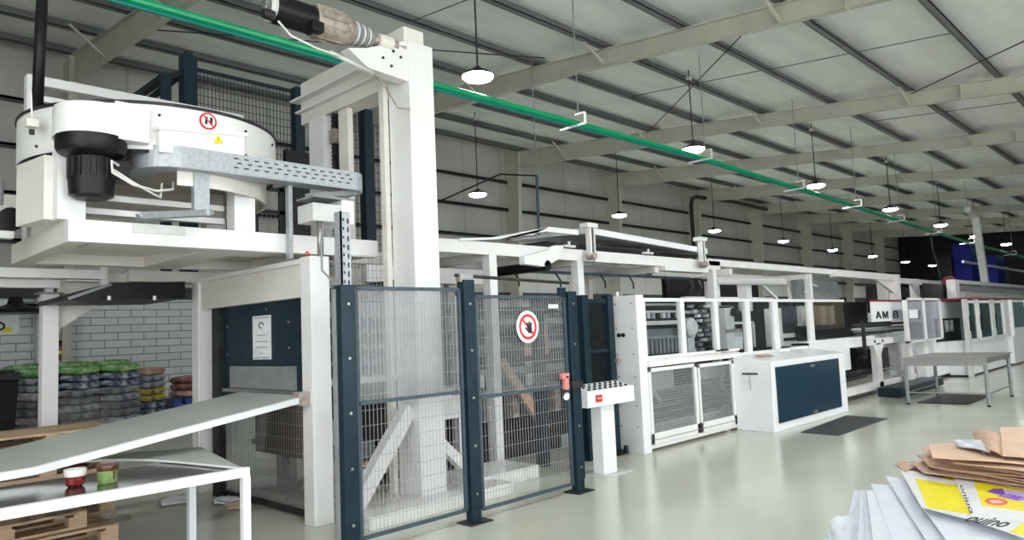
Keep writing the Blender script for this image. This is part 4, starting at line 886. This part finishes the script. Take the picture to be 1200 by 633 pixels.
# ================================================================ AM MACHINE
t = thing('folder_gluer', 'white machine with AM 8 lettered board, open rollers and floor beam', 'machine', (16, 5.8, 0))
MB().box(13.7, 21.0, 5.42, 5.56, .12, .27).build('floor_beam', 'white', t, .005)
MB().box(13.6, 15.5, 5.5, 5.9, .62, 1.24).build('side_cover', 'white2', t, .01); MB().box(13.6, 17.2, 5.55, 6.3, 1.18, 1.26).build('table_plate', 'white', t, .004)
MB().box(15.5, 18.4, 5.42, 5.55, 1.06, 1.2).build('upper_beam', 'white', t, .005)
for x in (17.0,): MB().box(x-.13, x+.13, 5.42, 5.56, .15, 1.1).build('leg', 'white', t, .005)
MB().prism([(16.7, 5.43, 1.08), (17.4, 5.43, 1.08), (17.15, 5.43, .85), (16.85, 5.43, .85)], (0, .1, 0)).build('leg_gusset', 'white', t)
for x in (16.75, 17.25): MB().cyl((x, 5.40, 1.14), (x, 5.42, 1.14), .03, 10).build('bolt_head', 'dark', t)
bd = MB().box(16.72, 20.2, 5.40, 5.44, 1.56, 2.0).build('lettered_board', 'white2', t, .003)
MB().box(16.72, 20.2, 5.39, 5.45, 2.0, 2.045).build('red_top_strip', 'darkred', bd)
za_, zb_ = 1.625, 1.785
_W = .062
def stroke_poly(polys, name, par):
    mb = MB()
    for p in polys: mb.prism([(16.90+(x-16.93)*(.66 if x < 18.25 else .775), 5.397, z) for x, z in p], (0, -.006, 0))
    return mb.build(name, 'ink', par)
def slant(x0, x1, w=.13): return [(x0, za_), (x0+w, za_), (x1+w, zb_), (x1, zb_)]
stroke_poly([slant(16.93, 17.12), slant(17.36, 17.12), [(17.03, za_+.035), (17.38, za_+.035), (17.36, za_+.065), (17.06, za_+.065)]], 'letter_a', bd)
stroke_poly([slant(17.60, 17.60, .12), slant(18.06, 18.06, .12), [(17.66, zb_), (17.74, zb_), (17.95, za_+.03), (17.85, za_)], [(18.10, zb_), (18.02, zb_), (17.83, za_+.03), (17.93, za_)]], 'letter_m', bd)
stroke_poly([[(18.48, z), (18.86, z), (18.86, z+.03), (18.48, z+.03)] for z in (za_, za_+.066, zb_-.03)]+[[(x, z0), (x+.12, z0), (x+.12, z1), (x, z1)] for x, z0, z1 in ((18.43, za_+.015, za_+.075), (18.80, za_+.015, za_+.075), (18.46, za_+.085, zb_-.012), (18.77, za_+.085, zb_-.012))], 'digit_eight', bd)
MB().box(14.0, 19.6, 5.9, 5.95, 1.26, 1.55).build('dark_recess', 'black', t)
for k, z in enumerate((1.50, 1.42, 1.33)): MB().cyl((16.0, 5.6, z), (19.6, 5.6, z), .025 if k else .035, 10).build('shaft', ['dark', 'galv', 'black'][k], t)
for k in range(16): MB().lathe((16.4+.2*k, 5.65, 1.36), (16.44+.2*k, 5.65, 1.36), [(0, .07), (1, .07)], 10).build('wheel', 'galv', t)
MB().box(14.0, 16.2, 5.62, 5.70, 1.44, 1.47).build('black_rail', 'black', t); MB().box(16.0, 16.07, 5.36, 5.42, .8, 1.6).box(15.85, 16.1, 5.36, 5.42, .82, .86).build('hand_lever', 'dark', t)
for z in (.78, .9, 1.0): MB().cyl((15.85, 5.36, z), (15.85, 5.45, z), .035, 8).build('knob', 'black', t)
MB().box(15.5, 20.8, 6.2, 6.3, .3, 1.1).build('rear_plate', 'black', t); MB().cyl((16.2, 6.0, .72), (16.2, 6.4, .72), .28, 24).build('flywheel', 'gearbox', t)
MB().box(14.2, 16.8, 5.7, 5.8, .45, .52).build('lower_shelf', 'dark', t); MB().box(17.5, 18.2, 5.6, 6.1, .5, .95).build('gear_housing', 'dark', t, .01); MB().box(18.6, 19.0, 5.5, 5.9, .4, 1.0).build('valve_cabinet', 'lgrey', t, .01)
MB().bar((14.0, 5.6, .35), (16.6, 5.6, .42), .05).build('tie_rod', 'dark', t)
t = thing('clear_guard_cage', 'pale milky guard cage with thin white frames beside the lettered board', 'guard', (19.3, 5.1, 0))
for x in (17.95, 19.3, 20.7): MB().box(x-.05, x+.05, 5.06, 5.14, 1.05, 2.07).build('frame_post', 'white', t)
MB().box(17.9, 20.75, 5.06, 5.14, 2.02, 2.07).box(17.9, 20.75, 5.06, 5.14, 1.05, 1.09).build('frame_rail', 'white', t)
for a, b in ((18.0, 19.25), (19.35, 20.65)): MB().box(a, b, 5.09, 5.10, 1.09, 2.02).build('guard_pane', 'milky', t)
MB().box(18.05, 18.7, 5.05, 5.06, 1.6, 1.8).build('notice', 'print_white', t); MB().box(18.3, 18.6, 5.2, 5.35, .0, 1.05).build('frame_leg', 'white', t); MB().box(19.5, 19.9, 5.2, 5.4, .0, 1.05).build('frame_leg', 'white', t)
MB().tube([(19.6, 5.3, 1.6), (19.9, 5.3, 1.75), (20.2, 5.3, 1.6), (19.9, 5.3, 1.45), (19.6, 5.3, 1.6)], .05, 6).build('hand_wheel', 'dark', t); MB().box(19.7, 20.2, 5.4, 5.6, 1.1, 1.5).build('drive_box', 'dark', t)
t = thing('die_cutter', 'big white machine cabinet with red top edge and dark window at the right', 'machine', (21.6, 5.6, 0))
MB().box(20.75, 24.0, 5.3, 6.4, .1, 2.0).build('machine_body', 'white2', t, .01); MB().box(20.7, 24.0, 5.26, 6.4, 2.0, 2.06).build('red_top_strip', 'darkred', t)
MB().box(21.0, 23.4, 5.27, 5.31, .95, 1.55).build('dark_window', 'black', t); 
for x in (21.2, 21.7, 22.2): MB().cyl((x, 5.22, 1.2), (x, 5.22, 1.5), .06, 10).build('column', 'grey', t)
MB().box(20.7, 24, 5.35, 6.3, 0, .1).build('plinth', 'dark', t)
t = thing('window_cabinet', 'long white cabinet with black framed glass doors behind the steel table', 'machine', (25, 5, 0))
MB().box(22.0, 27.0, 4.82, 5.3, .05, .95).build('lower_body', 'white2', t, .01); MB().box(21.9, 34.0, 4.78, 5.4, 2.03, 2.07).build('red_top_strip', 'darkred', t)
MB().box(24.02, 27.0, 5.25, 5.3, .95, 2.03).build('rear_sheet', 'dark', t)
for i, x in enumerate((21.9, 23.1, 24.95, 26.4, 27.05)):
    MB().box(x-.09, x+.09, 4.74, 4.84, .0 if i in (0,) else .9, 2.03).build('door_post', 'white' if i % 2 else 'lgrey', t)
for a, b in ((22.05, 23.0), (23.25, 24.8), (25.1, 26.3)):
    d = MB().box(a, a+.10, 4.76, 4.82, .9, 2.0).box(b-.10, b, 4.76, 4.82, .9, 2.0).box(a, b, 4.76, 4.82, 1.93, 2.0).box(a, b, 4.76, 4.82, .9, .98).build('glass_door', 'white', t); MB().box(a+.1, b-.1, 4.785, 4.795, .98, 1.93).build('door_pane', 'tintglass', d); MB().box(a+.02, a+.12, 4.73, 4.76, 1.2, 1.6).build('door_handle', 'black', d)
MB().box(27.05, 36.0, 4.7, 5.6, .05, 2.03).build('far_body', 'white2', t, .01); MB().box(27.4, 29.2, 4.68, 4.72, 1.15, 1.95).build('green_window', 'tintglass', t); MB().box(29.5, 32.2, 4.68, 4.72, 1.15, 1.95).build('green_window', 'tintglass', t)
for x in (27.2, 29.35, 32.4): MB().box(x-.06, x+.06, 4.66, 4.72, .9, 2.03).build('trim_strip', 'white', t)
MB().box(22.0, 36, 4.86, 5.5, 0, .05).build('plinth', 'dark', t)

t = thing('roll_stand', 'long pale web of material on a roller stand above the white cabinets', 'machine', (31, 6, 0))
MB().box(25.9, 42, 5.9, 6.1, 2.62, 2.74).build('top_beam', 'white', t); MB().cyl((26.6, 6.0, 2.50), (42, 6.0, 2.50), .09, 12).build('roller', 'galv', t); MB().cyl((27.6, 6.1, 2.30), (42, 6.1, 2.34), .12, 12).build('roller', 'lgrey', t)
MB().box(25.85, 26.3, 5.85, 6.1, 0, 2.72).build('side_plate', 'white', t); MB().box(24.0, 42, 6.2, 6.3, 2.06, 2.6).build('rear_sheet', 'dark', t); MB().cyl((26.4, 6.2, 2.72), (26.9, 6.2, 2.76), .14, 14).build('motor', 'darkred', t)
t = thing('lattice_mast', 'slim grey mast rising in front of the blue columns at the far right', 'mast', (36, 7, 0))
MB().bar((36.4, 7, 0), (35.2, 7, 5.7), .26, .26).build('mast_pole', 'lgrey', t); MB().bar((35.2, 7, 5.7), (33.9, 7, 5.85), .2, .2).build('arm', 'lgrey', t)
t = thing('blue_silo_unit', 'cobalt blue twin columns of a tall machine near the dark end wall', 'machine', (46, 9, 0))
for x0, x1, z1 in ((42.4, 44.6, 5.25), (48.3, 50.3, 4.9)): MB().box(x0, x1, 8.8, 9.6, 0, z1).build('blue_column', 'blue', t, .03)
MB().box(42, 56, 9.6, 10.2, 0, 4.6).build('rear_housing', 'black', t); MB().box(40, 62, 8.6, 8.7, 4.1, 4.2).build('light_rail', 'lgrey', t)
t = thing('hanging_hose', 'thin green hose looping down from the overhead rail near the grey mast', 'hose', (33, 8.2, 2.8))
MB().tube([(33.1, 8.2, 5.1), (33.2, 8.2, 4.4), (33.8, 8.2, 3.6), (34.1, 8.2, 2.8)], .04, 6).build('hose_line', 'dark', t)

# ---- blue platform box, steel table and mat
t = thing('step_platform', 'low dark blue step platform on the floor left of the steel table', 'platform', (17.6, 5.0, 0))
MB().box(16.2, 19.3, 4.80, 5.26, .02, .20).build('step_body', 'navy', t, .01); MB().box(16.2, 19.3, 4.79, 4.80, .17, .19).build('edge_strip', 'bluegrey', t)
t = thing('steel_table', 'bare stainless steel table with crossbars on the floor at the right', 'table', (16.1, 3.7, 0))
def qb(x0, x1, y0, y1, z0, z1): return MB().box(x0, x1, y0, y1, z0, z1)
qb(15.05, 17.15, 3.02, 4.42, .84, .865).build('table_top', 'steel', t, .003)
qb(15.08, 15.10, 3.05, 4.40, .72, .84).box(17.1, 17.12, 3.05, 4.40, .72, .84).box(15.1, 17.1, 3.05, 3.07, .76, .84).box(15.1, 17.1, 4.38, 4.40, .72, .84).build('apron', 'steel', t)
for x, y in ((15.12, 3.08), (15.12, 4.38), (17.08, 3.08), (17.08, 4.38)):
    l = MB().cyl((x, y, .03), (x, y, .84), .034, 12).build('leg', 'grey', t); MB().cyl((x, y, 0), (x, y, .05), .03, 10).build('foot', 'black', l)
MB().cyl((15.12, 3.08, .22), (17.08, 3.08, .22), .014, 8).cyl((15.12, 4.38, .22), (17.08, 4.38, .22), .014, 8).cyl((15.12, 3.08, .22), (15.12, 4.38, .22), .014, 8).build('stretcher', 'steel', t)
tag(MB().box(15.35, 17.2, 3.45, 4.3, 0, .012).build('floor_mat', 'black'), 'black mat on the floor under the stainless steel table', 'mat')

# ================================================================ BOARDS IN THE FOREGROUND
def P3(px, py, z): return atz(px, py, z)
Zs = .55
def brd(name, pts, zs, m, label, cat, th=.006, bend=0, wav=0, seed=0, group=None, n=8):
    q = [P3(p[0], p[1], z) for p, z in zip(pts, zs)]
    o = MB().sheet(*q, th, n, bend, wav, seed).build(name, m); return tag(o, label, cat, group)
# pallet and body of the pile under the sheets
t = thing('board_pallet', 'wooden pallet under the stacked boards at the lower right', 'pallet', (5.2, .9, 0))
for y in (.35, .85, 1.3): MB().box(3.5, 6.6, y-.05, y+.05, .02, .12).build('bearer', 'wood', t)
mb = MB()
for k in range(11): mb.box(3.5+.29*k, 3.6+.29*k, .3, 1.35, .12, .14)
mb.build('deck_slats', 'wood', t)
for k in range(8):
    z = .14+.046*k; o_ = .02*math.sin(k*2.1)
    tag(MB().sheet((3.85+o_, .25, z+.044), (3.85+o_, 1.34+o_, z+.044), (6.4+o_, 1.30-o_, z+.044), (6.4+o_, .25, z+.044), .042, 4, wav=.0, seed=k).build('board_bundle', 'paper'), 'bundle of white boards low in the pile on the pallet, %s layer' % ['lowest', 'second', 'third', 'fourth', 'fifth', 'sixth', 'seventh', 'uppermost'][k], 'board', 'board bundles under the top sheets')
# crumpled white flaps at the left
for k, (pts) in enumerate((((972, 611), (1000, 598), (1012, 640), (985, 640)), ((969, 622), (990, 618), (1005, 650), (972, 650)), ((966, 630), (988, 627), (1000, 660), (960, 660)))):
    brd('board_flap', pts, (.50-.04*k, .56-.04*k, .50-.04*k, .46-.04*k), 'paper', 'crumpled grey white board flap at the left of the pile, %s of three' % ['top', 'middle', 'lowest'][k], 'board', .008, 0, .012, k, 'crumpled flaps')
for k in range(5):
    x0, x1 = 1002+2.8*k, 1004+5*k
    brd('white_board', ((1001+3.5*k, 574.5), (1024+2*k, 575.0), (1064, 700), (976+15*k-4, 700)), (.56+.010*k, .56+.010*k, .48+.016*k, .47+.016*k), ['paper', 'paper_edge'][k % 2], 'plain white board sheet fanned at the left front of the pile, %s from the left' % ORD[k], 'board', .006, 0, 0, k, 'fanned white boards')  # every other sheet a darker white, in place of shade at the edges
brd('white_board', ((1020.5, 567), (1043, 568.5), (1120, 690), (1068, 690)), (.61, .61, .55, .55), 'paper', 'plain white board sheet with sharp corner behind the leftmost fan', 'board', .008, 0, 0, 1)
brd('white_board', ((1037.5, 558), (1062, 561), (1240, 690), (1122, 690)), (.64, .645, .60, .58), 'paper', 'large white board sheet lying right under the printed yellow sheet', 'board', .010, 0, 0, 2)
brd('white_board', ((1078, 590), (1210, 628), (1290, 690), (1150, 690)), (.655, .66, .62, .61), 'paper', 'broad plain white board in the lower right corner of the pile', 'board', .008)
# brown boards behind
BR = []
for k in range(13):
    u = k/12; a = (1057+34*u+6*math.sin(k*2.3), 550-27*u+2*math.sin(k*1.7)); b = (a[0]+14+9*math.sin(k*1.1+1), a[1]+12+4*math.cos(k))
    BR.append((a, b, (1250, 584-24*u), (1230, 556-36*u), .655+.0135*k))
for k, (a, b, c, d, z) in enumerate(BR):
    brd('kraft_board', (a, b, c, d), (z, z-.012, z-.004, z+.012), 'kraft' if k % 3 else 'kraft2', 'brown kraft board behind the yellow printed sheet, ' + (['lowest', 'second', 'third', 'fourth', 'fifth', 'sixth', 'seventh', 'eighth', 'ninth', 'tenth', 'eleventh', 'twelfth', 'topmost'][k]) + ' of the brown layers', 'board', .005, .004*math.sin(k), .009, k*1.7, 'brown kraft boards', 12)
brd('kraft_board', ((1088, 521), (1092, 534), (1240, 548), (1225, 515)), (.835, .83, .84, .85), 'kraft2', 'broad brown kraft board under the curled board at the top', 'board', .010, .004, .008, 3, 'brown kraft boards')
brd('kraft_flap', ((1049, 544), (1060, 552), (1075, 549), (1062, 541)), (.70, .69, .69, .70), 'kraft', 'small dark curled flap at the left tip of the brown boards', 'board', .006, .01, .004, 1)
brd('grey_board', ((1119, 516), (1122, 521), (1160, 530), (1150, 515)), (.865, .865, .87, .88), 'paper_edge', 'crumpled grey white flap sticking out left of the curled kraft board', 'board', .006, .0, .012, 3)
brd('curled_board', ((1139, 509), (1152, 532), (1176, 535), (1172, 509)), (.86, .84, .86, .90), 'kraft', 'curled brown kraft board near the top of the pile', 'board', .006, .03, .0, 3)
brd('top_board', ((1172, 501), (1175, 533), (1260, 540), (1260, 500)), (.92, .87, .87, .92), 'kraft2', 'smooth pale brown board on the very top right of the pile', 'board', .008)
# printed sheets
za, zb = .685, .675
t = thing('printed_carton', 'white and yellow printed carton sheet with purple banner on the pile', 'printed carton', tuple(P3(1120, 590, .67)))
def pp(px, py, dz=0): return P3(px, py, .68+dz)
def flat(name, pts, m, dz, par, th=.004): return MB().prism([pp(x, y, dz) for x, y in pts], (0, 0, th)).build(name, m, par)
s1 = flat('left_sheet', ((1053, 548.5), (1080, 595), (1142, 611), (1119, 565)), 'print_white', 0, t)
flat('yellow_field', ((1072, 561), (1087, 595), (1139, 603.5), (1123, 569.5)), 'yellow', .0045, s1, .0006)
flat('yellow_tip', ((1102, 560.5), (1117, 556), (1127, 562), (1119, 565)), 'yellow', .002, s1, .002)
s2 = flat('right_sheet', ((1116, 557), (1130, 562), (1260, 583), (1260, 652), (1142, 611)), 'print_white', .006, t)
flat('yellow_field', ((1141.5, 564.5), (1260, 583), (1260, 606), (1151, 593)), 'yellow', .0105, s2, .0006)
flat('yellow_corner', ((1183, 624), (1199, 613), (1260, 625), (1260, 645), (1200, 628)), 'yellow', .0105, s2, .0006)
flat('purple_arrow', ((1156, 576.5), (1164, 573), (1175, 572.5), (1179, 581), (1166, 579)), 'purple', .0115, s2, .0006)
flat('purple_banner', ((1164, 576), (1177, 574), (1260, 583), (1260, 596), (1184, 586)), 'lilac', .0112, s2, .0006)
el = [(1167.5+13.5*math.cos(q*.4), 588+4.3*math.sin(q*.4)+.9*math.cos(q*.4)) for q in range(16)]
ov = flat('red_oval', el, 'redprint', .0115, s2, .0006); flat('pink_band', [(1167.5+.6*(x-1167.5), 588+.45*(y-588)) for x, y in el], 'pink', .0124, s2, .0004)
# lettering printed along the sheet edges
def letters_on(name, s_, a, b, hpx, z, par, m='ink', bold=.012):
    A_, B2 = P3(*a, z), P3(*b, z); d = (B2-A_); L = d.length; d.normalize(); up = V((-d.y, d.x, 0))
    if (P3(a[0]+hpx[0], a[1]+hpx[1], z)-A_).dot(up) < 0: up = -up
    h = abs((P3(a[0]+hpx[0], a[1]+hpx[1], z)-A_).dot(up)); n = len(s_)*.56
    lettering(name, s_, 1.0, A_, d*(L/n), up*h*1.35, m, par, .001, bold)
letters_on('edge_letters', 'ouino', (1128, 610), (1186, 620), (1, -10), .6905, s2)
letters_on('side_letters', 'ouino', (1137, 602), (1122, 563), (6, 0), .6895, s2)
letters_on('banner_letters', 'conci', (1167, 581.0), (1202, 588.5), (1, -8), .6935, s2, 'purple', 0)

# ================================================================ GOODS AT THE BACK LEFT
def make_pallet(name, x, y, z, rz, label, group=None, L=1.2, W=.8, m='wood'):
    t = thing(name, label, 'pallet', (0, 0, 0), group); WL[t.name] = V((0, 0, 0))
    for k in range(5): MB().box(-L/2, L/2, -W/2+k*(W-.14)/4, -W/2+.14+k*(W-.14)/4, .122, .144).build('deck_board', m, t)
    for xx in (-L/2+.05, 0, L/2-.05): MB().box(xx-.05, xx+.05, -W/2, W/2, .10, .122).build('cross_board', m, t)
    for xx in (-L/2+.07, 0, L/2-.07):
        for yy in (-W/2+.05, 0, W/2-.05): MB().box(xx-.07, xx+.07, yy-.05, yy+.05, .022, .10).build('block', m, t)
    for yy in (-W/2+.05, 0, W/2-.05): MB().box(-L/2, L/2, yy-.05, yy+.05, 0, .022).build('bottom_board', m, t)
    t.location = (x, y, z); t.rotation_euler[2] = rz; return t
p0 = make_pallet('wooden_pallet', 1.62, 7.46, 0, .02, 'wooden pallet on the floor under the steel table', 'pallets under the table')
dup(p0, (1.38, 7.52, .146), 'wooden pallet stacked on the floor pallet under the steel table', .06)
for k in range(6): dup(p0, (1.98+.012*(k % 3), 8.72-.01*k, .146*k), 'wooden pallet behind the sloping belt, %s from the floor in its stack' % ORD[k] if k < 5 else 'wooden pallet on top of the stack behind the sloping belt', .04-.03*(k % 2), group='pallet stack behind the belt')
tag(MB().sheet((1.5, 7.0, .31), (1.9, 6.98, .30), (1.95, 7.6, .32), (1.5, 7.6, .33), .01, 8, wav=.03, seed=2).build('film_wrap', 'film'), 'crumpled clear film on the low pallets under the table', 'film')
tag(MB().sheet((2.1, 7.15, .16), (2.35, 7.1, .14), (2.4, 7.5, .15), (2.1, 7.55, .2), .01, 8, wav=.03, seed=4).build('film_wrap', 'film'), 'crumpled film bunch at the right end of the low pallets', 'film')
tag(MB().sheet((1.0, 7.03, .08), (1.5, 7.02, .09), (1.5, 7.4, .1), (1.0, 7.4, .1), .01, 8, wav=.03, seed=5).build('film_wrap', 'plastic'), 'grey crumpled film stuffed inside the lowest pallet', 'film')
for (px, py, s_, m, lb) in ((150, 573, .22, 'tanbag', 'brown crumpled paper on the floor behind the low pallets'), (205, 590, .17, 'print_white', 'white torn sheet on the floor left of the booth post'), (262, 590, .13, 'print_white', 'white rag on the floor before the booth mesh'), (277, 596, .12, 'kraft2', 'brown scrap on the floor before the booth mesh'), (120, 560, .3, 'plastic', 'grey plastic heap on the floor behind the table')):
    c = atz(px, py, .0); q = [c+V((-s_, -s_*.6, .03)), c+V((s_, -s_*.8, .02)), c+V((s_*.9, s_, .05)), c+V((-s_*.8, s_*.7, .04))]
    tag(MB().sheet(*q, .01, 8, .02, .015, px).build('paper_scrap', m), lb, 'scrap')

def bag_mesh(L, W, H):
    mb = MB(); n1, n2 = 12, 8; vs = []; fs = []
    for i in range(n1+1):
        for j in range(n2*2):
            u = i/n1*2-1; q = math.pi*j/n2; e = (1-abs(u)**4)**.5*.85+.15
            x = u*L/2; y = math.copysign(abs(math.cos(q))**.5, math.cos(q))*W/2*(.8+.2*e); z = math.copysign(abs(math.sin(q))**.45, math.sin(q))*H/2*(.55+.45*e)
            vs.append((x+.015*math.sin(9*y+5*u), y+.02*math.sin(6*u+3*z), z+H/2+.012*math.sin(11*x+7*y)))
    m_ = n2*2
    for i in range(n1):
        for j in range(m_): fs.append((i*m_+j, i*m_+(j+1) % m_, (i+1)*m_+(j+1) % m_, (i+1)*m_+j))
    fs += [list(reversed(range(m_))), [n1*m_+j for j in range(m_)]]
    return mb.add(vs, fs, smooth=True)
protos = {}
def bag(kind, x, y, z, label, group, L=.62, W=.42, H=.13, rz=0):
    key = (kind, L, W, H)
    if key not in protos:
        o = bag_mesh(L, W, H).build('sack', kind); protos[key] = o
    else: o = protos[key].copy(); COL.objects.link(o)
    o.location = (x, y, z); o.rotation_euler[2] = rz; return tag(o, label, 'sack', group)
base = make_pallet('wooden_pallet', 4.0, 15.3, 0, 0, 'wooden pallet under the big wrapped stack of sacks at the back', None, 2.0, 1.2)
cols = [(3.32, 'left'), (3.99, 'middle'), (4.66, 'right')]
for r_ in range(9):
    for ci, (x, nm) in enumerate(cols):
        z = .15+r_*.135
        kind = 'greenbag' if r_ == 8 else ('navybag' if (r_ >= 6 and ci) else ['greybag', 'whitebag', 'greybag'][(r_*2+ci) % 3])
        lv = ['lowest', 'second', 'third', 'fourth', 'fifth', 'sixth', 'seventh', 'eighth', 'top'][r_]
        bag(kind, x+random.uniform(-.02, .02), 14.9+random.uniform(-.03, .03), z, '%s sack in the %s column of the green topped stack, %s layer' % ({'greenbag': 'green printed', 'navybag': 'navy', 'greybag': 'grey', 'whitebag': 'pale grey'}[kind], nm, lv), 'sacks of the green topped stack', .66, .5, .15, random.uniform(-.06, .06))
for ci, (x, nm) in enumerate(cols):
    bag('greenbag', x, 15.4, 1.30, 'green printed sack lying at the back top of the stack, %s one' % nm, 'sacks of the green topped stack', .66, .5, .15, .05)
tag(box(3.0, 5.0, 15.15, 15.9, .15, 1.3).build('sack_core', 'greybag', None, .05), 'grey wrapped inner block of the green topped sack stack', 'sack block')
tag(MB().sheet((3.05, 14.62, .18), (4.98, 14.62, .18), (4.98, 14.60, .95), (3.05, 14.60, .95), .005, 10, wav=.02, seed=1).build('stretch_wrap', 'film'), 'clear stretch film around the lower green topped sack stack', 'film')
base = make_pallet('wooden_pallet', 5.3, 16.4, 0, 0, 'wooden pallet under the smaller stack with yellow sacks', None, 1.3, 1.0)
for r_ in range(8):
    for ci, x in enumerate((5.02, 5.6)):
        kind = 'tanbag' if r_ == 7 else ('greybag' if r_ >= 5 else ('yellowbag' if r_ >= 3 else 'navybag'))
        lv = ['lowest', 'second', 'third', 'fourth', 'fifth', 'sixth', 'seventh', 'top'][r_]
        bag(kind, x, 16.1+random.uniform(-.03, .03), .15+r_*.135, '%s sack at the %s of the smaller stack, %s layer' % ({'tanbag': 'tan and maroon', 'greybag': 'grey', 'yellowbag': 'yellow', 'navybag': 'dark navy'}[kind], ['left', 'right'][ci], lv), 'sacks of the yellow banded stack', .60, .5, .15, random.uniform(-.05, .05))
t = thing('blue_pallet', 'blue plastic pallet on the floor beside the booth post', 'pallet', (6.9, 17, 0))
for k in range(6): MB().box(6.3+.25*k, 6.48+.25*k, 16.5, 17.5, .40, .52).build('deck_slat', 'blueplastic', t)
MB().box(6.3, 7.73, 16.5, 17.5, .0, .40).build('pallet_body', 'blueplastic', t, .02)
for r_ in range(3):
    for ci, x in enumerate((6.75, 7.4)): bag('maroonbag' if r_ else 'tanbag', x, 16.9, .53+.15*r_, '%s sack on the blue pallet, %s, %s layer' % (['tan', 'maroon', 'maroon'][r_], ['left', 'right'][ci], ['lowest', 'middle', 'top'][r_]), 'sacks on the blue pallet', .62, .5, .16)
t = thing('black_bin', 'tall black plastic bin at the left edge behind the pallets', 'bin', (2.5, 14, 0))
MB().hexa([(2.15, 13.4, 0), (2.72, 13.4, 0), (2.72, 14.1, 0), (2.15, 14.1, 0), (2.05, 13.3, 1.25), (2.78, 13.3, 1.25), (2.78, 14.2, 1.25), (2.05, 14.2, 1.25)]).build('bin_body', 'black', t, .02)
MB().box(2.02, 2.80, 13.27, 14.23, 1.25, 1.38).build('bin_lid', 'dark', t, .03); MB().cyl((2.1, 13.28, 1.4), (2.7, 13.28, 1.4), .02, 8).build('bin_handle', 'dark', t)
